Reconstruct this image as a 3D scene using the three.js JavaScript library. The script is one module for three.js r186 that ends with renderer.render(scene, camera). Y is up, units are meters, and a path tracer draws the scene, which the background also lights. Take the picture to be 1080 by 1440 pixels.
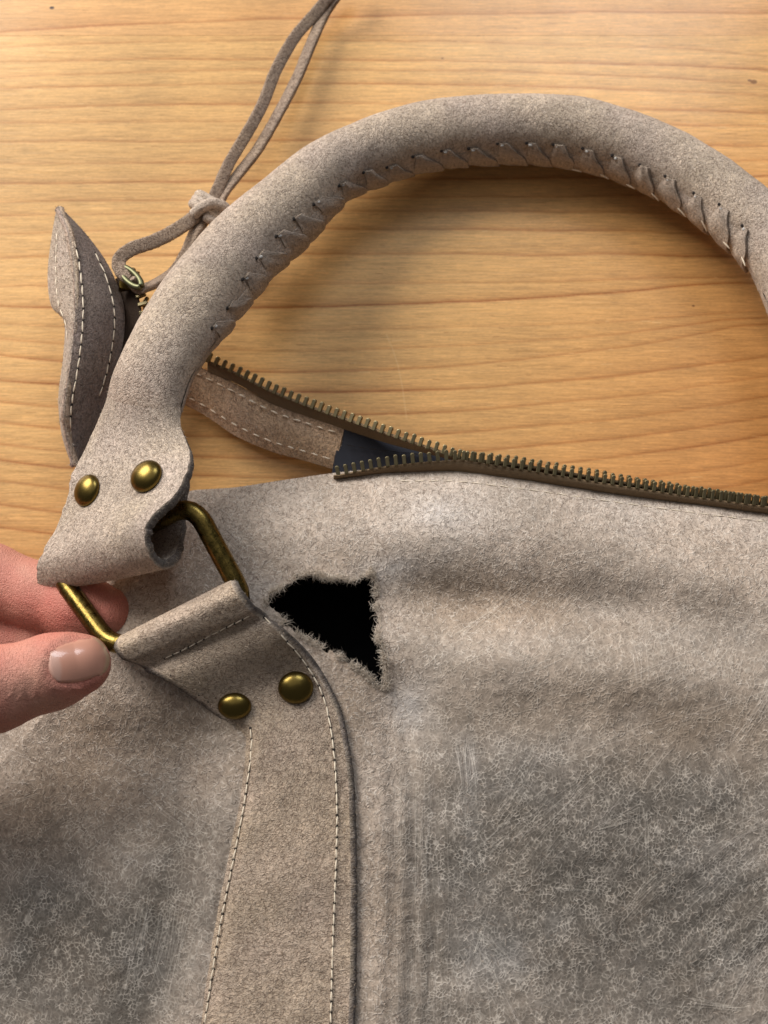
import * as THREE from 'three';
import { mergeGeometries } from 'three/addons/utils/BufferGeometryUtils.js';
import { MeshSurfaceSampler } from 'three/addons/math/MeshSurfaceSampler.js';
import { MarchingCubes } from 'three/addons/objects/MarchingCubes.js';
import { RectAreaLightUniformsLib } from 'three/addons/lights/RectAreaLightUniformsLib.js';

// ------------------------------------------------------------------ camera, light, exposure
const scene = new THREE.Scene();
const TILT = 12 * Math.PI / 180, DIST = 0.322, TAN = Math.tan(26 * Math.PI / 180);
const EYE = new THREE.Vector3(0, DIST * Math.cos(TILT), DIST * Math.sin(TILT));
const camera = new THREE.PerspectiveCamera(52, 0.75, 0.01, 20);
camera.position.copy(EYE); camera.lookAt(0, 0, 0);
camera.focus = 0.287; camera.userData.fStop = 14;
scene.background = new THREE.Color(0.095, 0.092, 0.092);
RectAreaLightUniformsLib.init();
function areaLight(name, color, intensity, w, h, x, y, z) {
  const l = new THREE.RectAreaLight(color, intensity, w, h);
  l.name = name; l.position.set(x, y, z); l.lookAt(0.0, 0.02, 0); scene.add(l);
  return l;
}
areaLight('daylight_window', new THREE.Color(1.0, 0.95, 0.88), 16.5, 0.95, 1.0, -1.08, 0.84, -1.16);
areaLight('north_window', new THREE.Color(0.88, 0.94, 1.0), 10, 0.4, 0.34, 0.26, 0.80, -0.86);
areaLight('ceiling_fill', new THREE.Color(1.0, 0.97, 0.93), 0.5, 1.7, 1.5, -0.25, 1.5, -0.75);  // fill lamp added in place of light bounced off the unseen ceiling
const renderer = new THREE.WebGLRenderer();
renderer.toneMapping = THREE.LinearToneMapping; renderer.toneMappingExposure = 1.0;
renderer.shadowMap.enabled = true;

// ------------------------------------------------------------------ helpers
let seed = 1;
function rnd() { seed = (seed + 0x6d2b79f5) | 0; let t = Math.imul(seed ^ (seed >>> 15), 1 | seed); t = (t + Math.imul(t ^ (t >>> 7), 61 | t)) ^ t; return ((t ^ (t >>> 14)) >>> 0) / 4294967296; }
const rr = (a, b) => a + (b - a) * rnd();
const clamp = (x, a = 0, b = 1) => Math.min(b, Math.max(a, x));
const lerp = (a, b, t) => a + (b - a) * t;
const sst = (a, b, x) => { const t = clamp((x - a) / (b - a)); return t * t * (3 - 2 * t); };
const V = (x, y, z) => new THREE.Vector3(x, y, z);
function hash2(ix, iy) { let h = Math.imul(ix, 374761393) ^ Math.imul(iy, 668265263); h = Math.imul(h ^ (h >>> 13), 1274126177); return ((h ^ (h >>> 16)) >>> 0) / 4294967296; }
function noise(x, y) {
  const ix = Math.floor(x), iy = Math.floor(y), fx = x - ix, fy = y - iy, u = fx * fx * (3 - 2 * fx), v = fy * fy * (3 - 2 * fy);
  return lerp(lerp(hash2(ix, iy), hash2(ix + 1, iy), u), lerp(hash2(ix, iy + 1), hash2(ix + 1, iy + 1), u), v) * 2 - 1;
}
function fbm(x, y, n = 4) { let s = 0, a = 1, t = 0; for (let i = 0; i < n; i++) { s += a * noise(x + i * 17.3, y - i * 9.1); t += a; a *= 0.5; x *= 2.03; y *= 2.03; } return s / t; }
const lin = (c) => (c <= 0.04045 ? c / 12.92 : Math.pow((c + 0.055) / 1.055, 2.4));
const srgb = (r, g, b) => new THREE.Color(lin(r / 255), lin(g / 255), lin(b / 255));

// A place in the scene from where it stands in the photograph and its height in centimetres above the table.
const FWD = EYE.clone().normalize().negate(), UPV = V(0, Math.sin(TILT), -Math.cos(TILT));
function P(px, py, h) {
  const nx = (px / 540 - 1) * 0.75 * TAN, ny = (1 - py / 720) * TAN;
  const dir = V(FWD.x + nx, FWD.y + UPV.y * ny, FWD.z + UPV.z * ny);
  return dir.multiplyScalar((h / 100 - EYE.y) / dir.y).add(EYE);
}
const metres = (n, p) => n * p.clone().sub(EYE).dot(FWD) * 2 * TAN / 1440;   // n photo pixels at the depth of p
function spline(pts) {   // smooth curve through rows of numbers
  const n = pts.length - 1, k = pts[0].length;
  return (t) => {
    const f = clamp(t) * n, i = Math.min(n - 1, Math.floor(f)), u = f - i, o = [];
    const a = pts[Math.max(0, i - 1)], b = pts[i], c = pts[i + 1], d = pts[Math.min(n, i + 2)];
    for (let j = 0; j < k; j++) o.push(0.5 * (2 * b[j] + (c[j] - a[j]) * u + (2 * a[j] - 5 * b[j] + 4 * c[j] - d[j]) * u * u + (3 * b[j] - a[j] - 3 * c[j] + d[j]) * u * u * u));
    return o;
  };
}
function evenly(pts, n) {  // n+1 samples equally spaced in x,y along the spline
  const s = spline(pts), fine = [], len = [0];
  for (let i = 0; i <= 800; i++) { fine.push(s(i / 800)); if (i) len.push(len[i - 1] + Math.hypot(fine[i][0] - fine[i - 1][0], fine[i][1] - fine[i - 1][1])); }
  const out = []; let k = 0;
  for (let i = 0; i <= n; i++) { const L = len[800] * i / n; while (k < 799 && len[k + 1] < L) k++; const u = clamp((L - len[k]) / (len[k + 1] - len[k] + 1e-9)); out.push(fine[k].map((v, j) => lerp(v, fine[k + 1][j], u))); }
  return out;
}
const pl = (pts, x) => { if (x <= pts[0][0]) return pts[0][1]; for (let i = 1; i < pts.length; i++) if (x <= pts[i][0]) { const t = (x - pts[i - 1][0]) / (pts[i][0] - pts[i - 1][0]); return lerp(pts[i - 1][1], pts[i][1], t); } return pts[pts.length - 1][1]; };
const plS = (pts, x) => (pl(pts, x - 12) + pl(pts, x - 6) + pl(pts, x) + pl(pts, x + 6) + pl(pts, x + 12)) / 5;

function geo(pos, uv, idx, col, nor) {
  const g = new THREE.BufferGeometry();
  g.setAttribute('position', new THREE.Float32BufferAttribute(pos, 3));
  if (uv) g.setAttribute('uv', new THREE.Float32BufferAttribute(uv, 2));
  if (col) g.setAttribute('color', new THREE.Float32BufferAttribute(col, 3));
  g.setIndex(idx);
  if (nor) g.setAttribute('normal', new THREE.Float32BufferAttribute(nor, 3)); else g.computeVertexNormals();
  return g;
}
// A sheet of leather or cloth of real thickness; fn(u, v) gives its upper face. Cut edges carry their own colour.
function sheet(nu, nv, fn, th, edge = [0.55, 0.55, 0.6], bulge = 0.25, tint = null) {
  const p = [], n = [];
  for (let j = 0; j <= nv; j++) for (let i = 0; i <= nu; i++) p.push(fn(i / nu, j / nv));
  const at = (i, j) => p[clamp(j, 0, nv) * (nu + 1) + clamp(i, 0, nu)];
  let flip = 0;
  for (let j = 0; j <= nv; j++) for (let i = 0; i <= nu; i++) {
    const a = at(i + 1, j).clone().sub(at(i - 1, j)), b = at(i, j + 1).clone().sub(at(i, j - 1)), q = b.cross(a);
    n.push(q.lengthSq() > 0 ? q.normalize() : V(0, 1, 0));
  }
  const rows = [], pos = [], uv = [], col = [], idx = [];
  const mid = Math.floor(nv / 2), mi = Math.floor(nu / 2), su = [0], sv = [0];
  for (let i = 1; i <= nu; i++) su.push(su[i - 1] + at(i, mid).distanceTo(at(i - 1, mid)));
  for (let j = 1; j <= nv; j++) sv.push(sv[j - 1] + at(mi, j).distanceTo(at(mi, j - 1)));
  const put = (v, u, w, c) => { pos.push(v.x, v.y, v.z); uv.push(u, w); col.push(c[0], c[1], c[2]); return pos.length / 3 - 1; };
  const F = [], B = [];
  for (let j = 0; j <= nv; j++) for (let i = 0; i <= nu; i++) {
    const k = j * (nu + 1) + i, c = tint ? tint(i / nu, j / nv) : [1, 1, 1];
    F.push(put(p[k], su[i], sv[j], c));
  }
  for (let j = 0; j <= nv; j++) for (let i = 0; i <= nu; i++) { const k = j * (nu + 1) + i; B.push(put(p[k].clone().addScaledVector(n[k], -th), su[i] + 0.031, sv[j] + 0.017, [0.7, 0.68, 0.68])); }
  for (let j = 0; j < nv; j++) for (let i = 0; i < nu; i++) {
    const a = j * (nu + 1) + i, b = a + 1, c = a + nu + 1, d = c + 1;
    idx.push(F[a], F[d], F[b], F[a], F[c], F[d], B[a], B[b], B[d], B[a], B[d], B[c]);
  }
  const ring = [];
  for (let i = 0; i < nu; i++) ring.push([i, 0]);
  for (let j = 0; j < nv; j++) ring.push([nu, j]);
  for (let i = nu; i > 0; i--) ring.push([i, nv]);
  for (let j = nv; j > 0; j--) ring.push([0, j]);
  const lay = ring.map(([i, j], m) => {
    const k = j * (nu + 1) + i, inn = at(i === 0 ? 1 : i === nu ? nu - 1 : i, j === 0 ? 1 : j === nv ? nv - 1 : j), out = p[k].clone().sub(inn).normalize();
    const e = [];
    for (let s = 0; s <= 4; s++) { const q = s / 4, v = p[k].clone().addScaledVector(n[k], -th * q).addScaledVector(out, Math.sin(q * Math.PI) * th * bulge); const c = edge.map((x) => x * (0.9 + 0.2 * hash2(m, s))); e.push(put(v, (m * 0.0007) % 0.06, q * th + 0.04, s === 0 ? [0.9, 0.9, 0.9] : c)); }
    return e;
  });
  for (let m = 0; m < lay.length; m++) { const a = lay[m], b = lay[(m + 1) % lay.length]; for (let s = 0; s < 4; s++) idx.push(a[s], b[s], b[s + 1], a[s], b[s + 1], a[s + 1]); }
  return geo(pos, uv, idx, col);
}
// A tube whose rings may be oval: ring(i) -> {c, s, u, a, b}
function tube(n, m, ring, cap = true, uScale = 1, shape = null) {
  const pos = [], uv = [], idx = [], col = []; let L = 0, last = null;
  for (let i = 0; i <= n; i++) {
    const r = ring(i / n); if (last) L += last.distanceTo(r.c); last = r.c;
    for (let j = 0; j <= m; j++) {
      const t = j / m * 2 * Math.PI, k = shape ? shape(i / n, t) : 1, v = r.c.clone().addScaledVector(r.s, Math.cos(t) * r.a * k).addScaledVector(r.u, Math.sin(t) * r.b * k);
      pos.push(v.x, v.y, v.z); uv.push(L * uScale, j / m * 2 * Math.PI * (r.a + r.b) / 2); col.push(1, 1, 1);
    }
  }
  for (let i = 0; i < n; i++) for (let j = 0; j < m; j++) { const a = i * (m + 1) + j, b = a + 1, c = a + m + 1, d = c + 1; idx.push(a, b, d, a, d, c); }
  if (cap) for (const i of [0, n]) { const r = ring(i / n); pos.push(r.c.x, r.c.y, r.c.z); uv.push(0, 0); col.push(1, 1, 1); const k = pos.length / 3 - 1; for (let j = 0; j < m; j++) { const a = i * (m + 1) + j; i ? idx.push(a, a + 1, k) : idx.push(a + 1, a, k); } }
  const g = geo(pos, uv, idx, col);
  const nn = g.attributes.normal;   // close the seam
  for (let i = 0; i <= n; i++) { const a = i * (m + 1), b = a + m, x = nn.getX(a) + nn.getX(b), y = nn.getY(a) + nn.getY(b), z = nn.getZ(a) + nn.getZ(b), l = Math.hypot(x, y, z) || 1; nn.setXYZ(a, x / l, y / l, z / l); nn.setXYZ(b, x / l, y / l, z / l); }
  return g;
}
function frames(pts, up0) {   // centre, side and up along points
  return (t) => {
    const n = pts.length - 1, f = clamp(t) * n, i = Math.min(n - 1, Math.floor(f)), u = f - i;
    const c = pts[i].clone().lerp(pts[i + 1], u), T = pts[Math.min(n, i + 2)].clone().sub(pts[Math.max(0, i - 1)]).normalize();
    const up = typeof up0 === 'function' ? up0(t) : up0;
    const s = T.clone().cross(up).normalize(), w = s.clone().cross(T).normalize();
    return { c, T, s, u: w };
  };
}
function round(pts, r, m = 14, k = 3) { // round wire or cord through world points
  const cv = new THREE.CatmullRomCurve3(pts, false, 'centripetal'), q = cv.getSpacedPoints(pts.length * k), f = frames(q, V(0.13, 1, 0.07).normalize());
  return tube(q.length - 1, m, (t) => { const o = f(t), rad = typeof r === 'function' ? r(t) : r; return { ...o, a: rad, b: rad }; });
}

const names = {};
const numbered = (n) => { const k = names[n] = (names[n] ?? -1) + 1; return k ? n + '_' + String(k).padStart(3, '0') : n; };
function mesh(name, g, m, parent) {
  const o = new THREE.Mesh(g, m); o.name = parent === scene || !parent ? numbered(name) : name; o.castShadow = o.receiveShadow = true; (parent || scene).add(o); return o;
}
function thing(name, label, category, base) { const o = new THREE.Group(); o.name = numbered(name); o.position.copy(base); o.userData = { label, category }; scene.add(o); return o; }
function part(name, g, m, root, label) { const o = mesh(name, g, m, root); if (root.isGroup) o.position.copy(root.position).negate(); if (label) o.userData.label = label; return o; }

// ------------------------------------------------------------------ computed textures
function canvasTex(c, colour, rx = 1, ry = 1) { const t = new THREE.CanvasTexture(c); t.wrapS = t.wrapT = THREE.RepeatWrapping; if (colour) t.colorSpace = THREE.SRGBColorSpace; t.repeat.set(rx, ry); t.magFilter = THREE.LinearFilter; return t; }
function newCanvas(w, h) { const c = document.createElement('canvas'); c.width = w; c.height = h; return c; }
function paint(w, h, f) { const c = newCanvas(w, h), x = c.getContext('2d'), im = x.createImageData(w, h); for (let j = 0, k = 0; j < h; j++) for (let i = 0; i < w; i++, k += 4) { const q = f(i, j); im.data[k] = q[0]; im.data[k + 1] = q[1]; im.data[k + 2] = q[2]; im.data[k + 3] = 255; } x.putImageData(im, 0, 0); return c; }
// curled fibres drawn one by one, wrapping round the edges of the canvas
function curls(cv, n, len, width, shade, mask = null, dir = null) {
  const x = cv.getContext('2d'), w = cv.width, h = cv.height; x.lineCap = 'round';
  for (let i = 0; i < n; i++) {
    const px = rnd() * w, py = rnd() * h;
    if (mask && rnd() > mask(px, py)) continue;
    const a = dir ? dir(px, py) + rr(-0.9, 0.9) : rnd() * 6.283, L = len * rr(0.5, 1.4), b = a + rr(-1.5, 1.5), sh = shade(px, py);
    x.strokeStyle = sh; x.lineWidth = width * rr(0.6, 1.3);
    for (const ox of [0, w, -w]) { if (ox && Math.abs(px + ox - w / 2) > w / 2 + 2 * L) continue; for (const oy of [0, h, -h]) { if (oy && Math.abs(py + oy - h / 2) > h / 2 + 2 * L) continue;
      const X = px + ox, Y = py + oy; x.beginPath(); x.moveTo(X, Y); x.quadraticCurveTo(X + Math.cos(a) * L * 0.6, Y + Math.sin(a) * L * 0.6, X + Math.cos(a) * L * 0.6 + Math.cos(b) * L * 0.6, Y + Math.sin(a) * L * 0.6 + Math.sin(b) * L * 0.6); x.stroke(); } }
  }
}
// shared suede: a 5 cm tile
const SW = 1024;
const suedeCol = paint(SW, SW, (i, j) => {
  const t = i / SW, s = j / SW, w = (k) => { const fx = t * k, fy = s * k; const m = (a, b) => hash2(((a % k) + k) % k + k * 7, ((b % k) + k) % k + 31); const ix = Math.floor(fx), iy = Math.floor(fy), u = sst(0, 1, fx - ix), v = sst(0, 1, fy - iy); return lerp(lerp(m(ix, iy), m(ix + 1, iy), u), lerp(m(ix, iy + 1), m(ix + 1, iy + 1), u), v) * 2 - 1; };
  const a = w(6) * 0.4 + w(14) * 0.3 + w(40) * 0.35 + w(110) * 0.5, k = 1 + a * 0.11;
  return [197 * k, 180 * k, (164 - w(5) * 5) * k];
});
const suedeBmp = paint(SW, SW, (i, j) => { const v = 110 + 26 * noise(i / 7, j / 7) + 16 * noise(i / 19, j / 19); return [v, v, v]; });
{
  const s0 = seed;
  const shades = ['rgba(222,208,194,.55)', 'rgba(205,190,176,.5)', 'rgba(120,104,92,.55)', 'rgba(100,86,78,.5)', 'rgba(190,174,160,.5)'];
  curls(suedeCol, 30000, 15, 2.0, () => shades[Math.floor(rnd() * 5)]);
  seed = s0; const bs = ['rgba(255,255,255,.5)', 'rgba(230,230,230,.45)', 'rgba(20,20,20,.5)', 'rgba(0,0,0,.5)', 'rgba(200,200,200,.4)'];
  curls(suedeBmp, 30000, 15, 2.0, () => bs[Math.floor(rnd() * 5)]);
}
const suedeMap = canvasTex(suedeCol, true, 20, 20), suedeBump = canvasTex(suedeBmp, false, 20, 20);
function suede(color, o = {}) { return new THREE.MeshPhysicalMaterial({ color, map: suedeMap, bumpMap: suedeBump, bumpScale: 0.0004, roughness: 0.96, sheen: 0.35, sheenRoughness: 0.6, sheenColor: new THREE.Color(0.75, 0.7, 0.66), specularIntensity: 0.25, vertexColors: true, side: THREE.DoubleSide, ...o }); }
const M = {};
M.suede = suede(new THREE.Color(1.0, 1.0, 1.0)); M.suede.name = 'suede';
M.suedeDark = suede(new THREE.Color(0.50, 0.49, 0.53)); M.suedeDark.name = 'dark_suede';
M.suedeWarm = suede(new THREE.Color(1.12, 0.94, 0.76)); M.suedeWarm.name = 'warm_suede';

// brass with a worn, blotched patina
const brassC = paint(256, 256, (i, j) => { const a = fbm(i / 30, j / 30, 4), b = fbm(i / 7 + 9, j / 7, 3), k = 1 + 0.22 * a + 0.16 * b, d = sst(0.15, 0.6, a - b * 0.4); return [lerp(134, 90, d) * k, lerp(116, 80, d) * k, lerp(66, 44, d) * k]; });
const brassR = paint(256, 256, (i, j) => { const v = 255 * clamp(0.30 + 0.12 * fbm(i / 24, j / 24, 4) + 0.07 * noise(i / 4, j / 4)); return [v, v, v]; });
M.brass = new THREE.MeshStandardMaterial({ name: 'aged_brass', color: new THREE.Color(0.68, 0.66, 0.60), map: canvasTex(brassC, true, 60, 60), roughnessMap: canvasTex(brassR, false, 60, 60), roughness: 1.0, metalness: 1 });
M.brassDark = new THREE.MeshStandardMaterial({ name: 'dark_brass', color: new THREE.Color(0.42, 0.37, 0.27), map: M.brass.map, roughnessMap: M.brass.roughnessMap, roughness: 1.1, metalness: 1 });
M.brassGreen = new THREE.MeshStandardMaterial({ name: 'green_brass', color: srgb(104, 104, 78), roughness: 0.45, metalness: 0.85 });
M.thread = new THREE.MeshStandardMaterial({ name: 'pale_thread', color: srgb(240, 226, 204), roughness: 0.7 });
M.threadDark = new THREE.MeshStandardMaterial({ name: 'shaded_thread', color: srgb(150, 132, 116), roughness: 0.8 });  // same thread with shade put into its colour
M.hole = new THREE.MeshStandardMaterial({ name: 'needle_hole', color: srgb(38, 32, 30), roughness: 1 });

// ------------------------------------------------------------------ the table
const table = thing('table', 'varnished honey pine tabletop with dark horizontal grain lines under the bag', 'table', V(0, 0, 0));
{
  // growth rings read from the photograph as heights at its left edge, middle and right edge, with their strength
  const L = [[-6, -28, -30, .4], [44, 22, 18, .8], [66, 57, 76, .45], [86, 84, 97, .75], [108, 98, 118, .5], [124, 118, 134, .6], [153, 146, 160, .7], [173, 170, 178, .55], [199, 199, 206, .8], [230, 228, 226, .6], [258, 253, 248, .9], [284, 278, 272, .6], [303, 297, 300, .55], [328, 322, 330, .7], [362, 357, 361, .85], [402, 398, 388, .5],
    [430, 428, 391, .9], [455, 462, 436, .4], [475, 490, 440, .55], [496, 520, 446, .8], [533, 551, 497, 1], [563, 582, 525, .7], [592, 612, 554, .7], [623, 640, 581, .8], [645, 668, 606, .8], [672, 700, 640, .7], [705, 735, 668, .7], [735, 770, 700, .7], [770, 800, 735, .7], [800, 840, 770, .7]];
  const lines = L.map(([a, b, c, k]) => { const A = P(0, a, 0), B = P(540, b, 0), C = P(1080, c, 0); return [A.z, B.z, C.z, k]; });
  const x0 = P(0, 300, 0).x, x1 = P(1080, 300, 0).x;
  const ZT = -0.225, TZ = 0.33, TX = 0.33, N = 2048;                    // the texture covers 33 cm
  const zAt = (l, u) => { const q = (u - 0.5) * 2; return l[1] + (l[2] - l[0]) / 2 * q + ((l[0] + l[2]) / 2 - l[1]) * q * q; };
  const lum = new Float32Array(N * N), gloss = new Float32Array(N * N);
  for (let i = 0; i < N; i++) {
    const x = (i / N - 0.5) * TX, u = clamp((x - x0) / (x1 - x0), -0.3, 1.3), zs = lines.map((l) => zAt(l, u));
    for (let q = 1; q < zs.length; q++) zs[q] = Math.max(zs[q], zs[q - 1] + 0.0022);
    for (let j = 0; j < N; j++) {
      const z = ZT + j / N * TZ + 0.0006 * fbm(x * 40, j / N * 30, 3) + 0.00006 * noise(x * 300, j / 9);
      let k = 0; while (k < zs.length && zs[k] < z) k++;
      let dark = 0;
      if (k > 0 && k < zs.length) {
        const gap = zs[k] - zs[k - 1], t = (z - zs[k - 1]) / gap, st = lines[k][3] * (0.75 + 0.5 * noise(x * 30 + k * 7, k)), sp = lines[k - 1][3];
        dark = 0.30 * Math.pow(t, 2.6) * st + 0.58 * st * Math.exp(-Math.pow((zs[k] - z) / 0.0005, 1.2)) + 0.45 * sp * Math.exp(-Math.pow((z - zs[k - 1]) / 0.00045, 2));
      } else { const f = z * 230 + 0.8 * fbm(x * 6, z * 40, 3), t = f - Math.floor(f); dark = 0.3 * Math.pow(t, 3) + 0.5 * Math.exp(-Math.pow((1 - t) / 0.09, 1.5)); }
      lum[j * N + i] = dark; gloss[j * N + i] = 0;
    }
  }
  const wood = paint(N, N, (i, j) => {
    const x = (i / N - 0.5) * TX, z = ZT + j / N * TZ, d = lum[j * N + i];
    const fib = 0.055 * noise(x * 160, j * 0.5) + 0.05 * noise(x * 420 + 7, j * 0.9 + 3) + 0.05 * fbm(x * 22, z * 260, 3) + 0.035 * noise(i * 0.21, j * 0.6);
    const broad = 0.06 * fbm(x * 9 + 3, z * 16, 3) + 0.05 * fbm(x * 50, z * 20 + 5, 3);
    const warm = sst(-0.10, 0.12, x * 0.5 + z * 0.9 + 0.05 * fbm(x * 8, z * 8, 2));
    const k = 1 + fib + broad, e = clamp(d);
    return [clamp(lerp(lerp(212, 197, warm), 148, e) * k, 0, 255), clamp(lerp(lerp(167, 135, warm), 88, e) * k, 0, 255), clamp(lerp(lerp(107, 76, warm), 42, e) * k, 0, 255)];
  });
  const g2 = wood.getContext('2d');
  const dot = (px, py, r, c) => { const p = P(px, py, 0); g2.fillStyle = c; g2.beginPath(); g2.ellipse((p.x / TX + 0.5) * N, (p.z - ZT) / TZ * N, r, r * 0.7, 0, 0, 7); g2.fill(); };
  dot(73, 11, 5, 'rgba(50,30,20,.9)'); dot(1060, 115, 7, 'rgba(110,70,35,.7)'); dot(1054, 113, 4, 'rgba(90,55,30,.6)'); dot(622, 82, 3, 'rgba(110,70,35,.6)'); dot(975, 430, 3, 'rgba(90,55,30,.6)');
  g2.strokeStyle = 'rgba(236,206,160,.2)'; g2.lineWidth = 3; g2.beginPath();
  [[543, 470], [552, 490], [560, 515], [566, 545], [572, 590]].forEach(([a, b], m) => { const p = P(a, b, 0), X = (p.x / TX + 0.5) * N, Y = (p.z - ZT) / TZ * N; m ? g2.lineTo(X, Y) : g2.moveTo(X, Y); }); g2.stroke();
  for (let s = 0; s < 1100; s++) { const X = rnd() * N, Y = rnd() * N, l = rr(4, 26); g2.strokeStyle = rnd() < 0.6 ? 'rgba(112,68,30,.24)' : 'rgba(250,225,180,.25)'; g2.lineWidth = rr(0.8, 1.8); g2.beginPath(); g2.moveTo(X, Y); g2.lineTo(X + l, Y + rr(-2, 2)); g2.stroke(); }
  const rough = paint(1024, 1024, (i, j) => { const v = 255 * clamp(0.46 + 0.08 * fbm(i / 60, j / 40, 4) + 0.05 * noise(i / 8, j / 2.5)); return [v, v, v]; });
  const bmp = paint(1024, 1024, (i, j) => { const v = 128 + 40 * noise(i / 60, j / 3) + 40 * noise(i / 14, j / 1.6) - 60 * lum[Math.min(N - 1, j * 2) * N + Math.min(N - 1, i * 2)]; return [v, v, v]; });
  const map = canvasTex(wood, true, 1, 1), rmap = canvasTex(rough, false, 1, 1), bmap = canvasTex(bmp, false, 1, 1);
  const board = (tone) => new THREE.MeshPhysicalMaterial({ name: 'varnished_pine', color: tone, map, roughnessMap: rmap, roughness: 1.0, bumpMap: bmap, bumpScale: 0.00012, clearcoat: 0.28, clearcoatRoughness: 0.2, specularIntensity: 0.5 });
  const seams = [-0.62, -0.40, P(800, 50, 0).z, 0.07, 0.28, 0.5];
  const tones = [[0.97, 0.94, 0.94], [0.95, 0.90, 0.92], [1, 1, 1], [0.98, 0.95, 0.92], [1, 0.98, 0.95]];
  for (let b = 0; b < 5; b++) {
    const z0 = seams[b] + 0.00001, z1 = seams[b + 1] - 0.00001, w = 0.9, c = 0.00006, sh = new THREE.Shape();
    sh.moveTo(z0, -0.028); sh.lineTo(z0, -c); sh.lineTo(z0 + c * 0.6, 0); sh.lineTo(z1 - c * 0.6, 0); sh.lineTo(z1, -c); sh.lineTo(z1, -0.028);
    const g = new THREE.ExtrudeGeometry(sh, { depth: w, bevelEnabled: false, steps: 1 });
    g.rotateY(-Math.PI / 2); g.translate(w / 2, 0, 0);
    const p = g.attributes.position, uv = g.attributes.uv;
    for (let i = 0; i < p.count; i++) uv.setXY(i, p.getX(i) / TX + 0.5, 1 - (p.getZ(i) - p.getY(i) - ZT) / TZ);
    part('plank', g, board(new THREE.Color(...tones[b])), table);
  }
}

// ------------------------------------------------------------------ the bag
const BASE = P(560, 1100, 0);
const bag = thing('handbag', 'worn taupe suede handbag with brass ring and a torn hole in its front', 'handbag', BASE);
// upper rim of the front panel: photo height for each photo column
const RIM = [[-400, 1120], [-60, 1045], [30, 955], [85, 885], [125, 805], [185, 735], [262, 692], [330, 688], [400, 677], [470, 667], [540, 660], [640, 659], [740, 671], [850, 687], [960, 702], [1080, 717], [1300, 748]];
const rim = (x) => plS(RIM, x);
const ell = (x, y, cx, cy, rx, ry, a = 0) => { const c = Math.cos(a), s = Math.sin(a), u = ((x - cx) * c + (y - cy) * s) / rx, v = (-(x - cx) * s + (y - cy) * c) / ry; return Math.exp(-(u * u + v * v)); };
const STRAPL = [[930, 205], [955, 240], [997, 300], [1030, 338], [1060, 341], [1120, 334], [1180, 322], [1240, 309], [1340, 290], [1440, 276], [1560, 262]];
const STRAPR = [[868, 372], [890, 392], [935, 436], [980, 464], [1030, 481], [1100, 490], [1200, 493], [1320, 493], [1440, 490], [1560, 488]];
function bodyH(x, y) {
  const d = y - rim(x);
  let h = 1.75 + 0.85 * (1 - Math.exp(-Math.max(d, 0) / 45)) + 0.55 * sst(0, 420, d);
  h -= 0.46 * ell(x, y, 760, 852, 240, 42, 0.10) + 0.34 * ell(x, y, 600, 858, 90, 46, 0.2);      // hollow under the rim
  h += 0.18 * ell(x, y, 640, 745, 190, 40, 0.05) + 0.20 * ell(x, y, 880, 945, 330, 50, 0.16) + 0.10 * ell(x, y, 980, 800, 160, 40, 0.15);
  h -= 0.14 * ell(x, y, 800, 1040, 260, 60, 0.12);
  h -= 0.35 * ell(x, y, 560, 1010, 60, 90);
  const sr = pl(STRAPR, y), sl = pl(STRAPL, y);
  if (y > 900) {
    const e = x - sr, f = sst(900, 1080, y);
    h += f * (0.10 * Math.exp(-Math.pow((e - 40) / 34, 2)) - 0.16 * Math.exp(-Math.pow((e - 130) / 70, 2)) + 0.022 * Math.sin(e * 0.21 + y * 0.004) * Math.exp(-Math.pow((e - 85) / 45, 2)));
    const q = sl - x;
    if (q > 0) h -= f * (0.55 * sst(0, 80, q) + 0.65 * sst(60, 420, q) - 0.30 * ell(x, y, 195, 1240, 70, 170, 0.35) + 0.28 * ell(x, y, 60, 1330, 60, 180, 0.3));
  }
  h -= 0.35 * sst(330, 200, x) * sst(900, 760, y);
  // slanting wrinkles low on the right
  const w = (x * 0.56 + y * 0.83), m = ell(x, y, 1060, 1330, 160, 170);
  h += m * 0.014 * (Math.sin(w * 0.11 + 2 * noise(x / 90, y / 90)) + 0.6 * Math.sin(w * 0.23 + 1));
  h += 0.10 * fbm(x / 170, y / 120, 3) + 0.030 * fbm(x / 42, y / 42, 3) + 0.010 * noise(x / 9, y / 9);
  // rolls down to the table along its left end
  const left = sst(260, 110, x);
  h = lerp(h, 0.15 + (h - 0.15) * Math.pow(clamp(d / 90), 0.5), left);
  return h;
}
const HOLE = [[372, 846], [384, 832], [402, 822], [426, 806], [450, 807], [464, 813], [478, 811], [494, 817], [510, 811], [524, 805], [530, 828], [528, 850], [533, 874], [529, 896], [537, 908], [541, 934], [545, 968], [528, 964], [512, 946], [490, 932], [470, 918], [448, 908], [430, 897], [412, 886], [394, 868], [382, 858]];
function holeD(x, y) { // positive inside
  let d = 1e9, ins = false;
  for (let i = 0, j = HOLE.length - 1; i < HOLE.length; j = i++) {
    const [ax, ay] = HOLE[j], [bx, by] = HOLE[i], t = clamp(((x - ax) * (bx - ax) + (y - ay) * (by - ay)) / ((bx - ax) ** 2 + (by - ay) ** 2));
    d = Math.min(d, Math.hypot(x - ax - t * (bx - ax), y - ay - t * (by - ay)));
    if ((ay > y) !== (by > y) && x < (bx - ax) * (y - ay) / (by - ay) + ax) ins = !ins;
  }
  return (ins ? d : -d) + 3.4 * noise(x / 8, y / 8) + 2 * noise(x / 4, y / 4) + 1.3 * noise(x / 2, y / 2);
}
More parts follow.
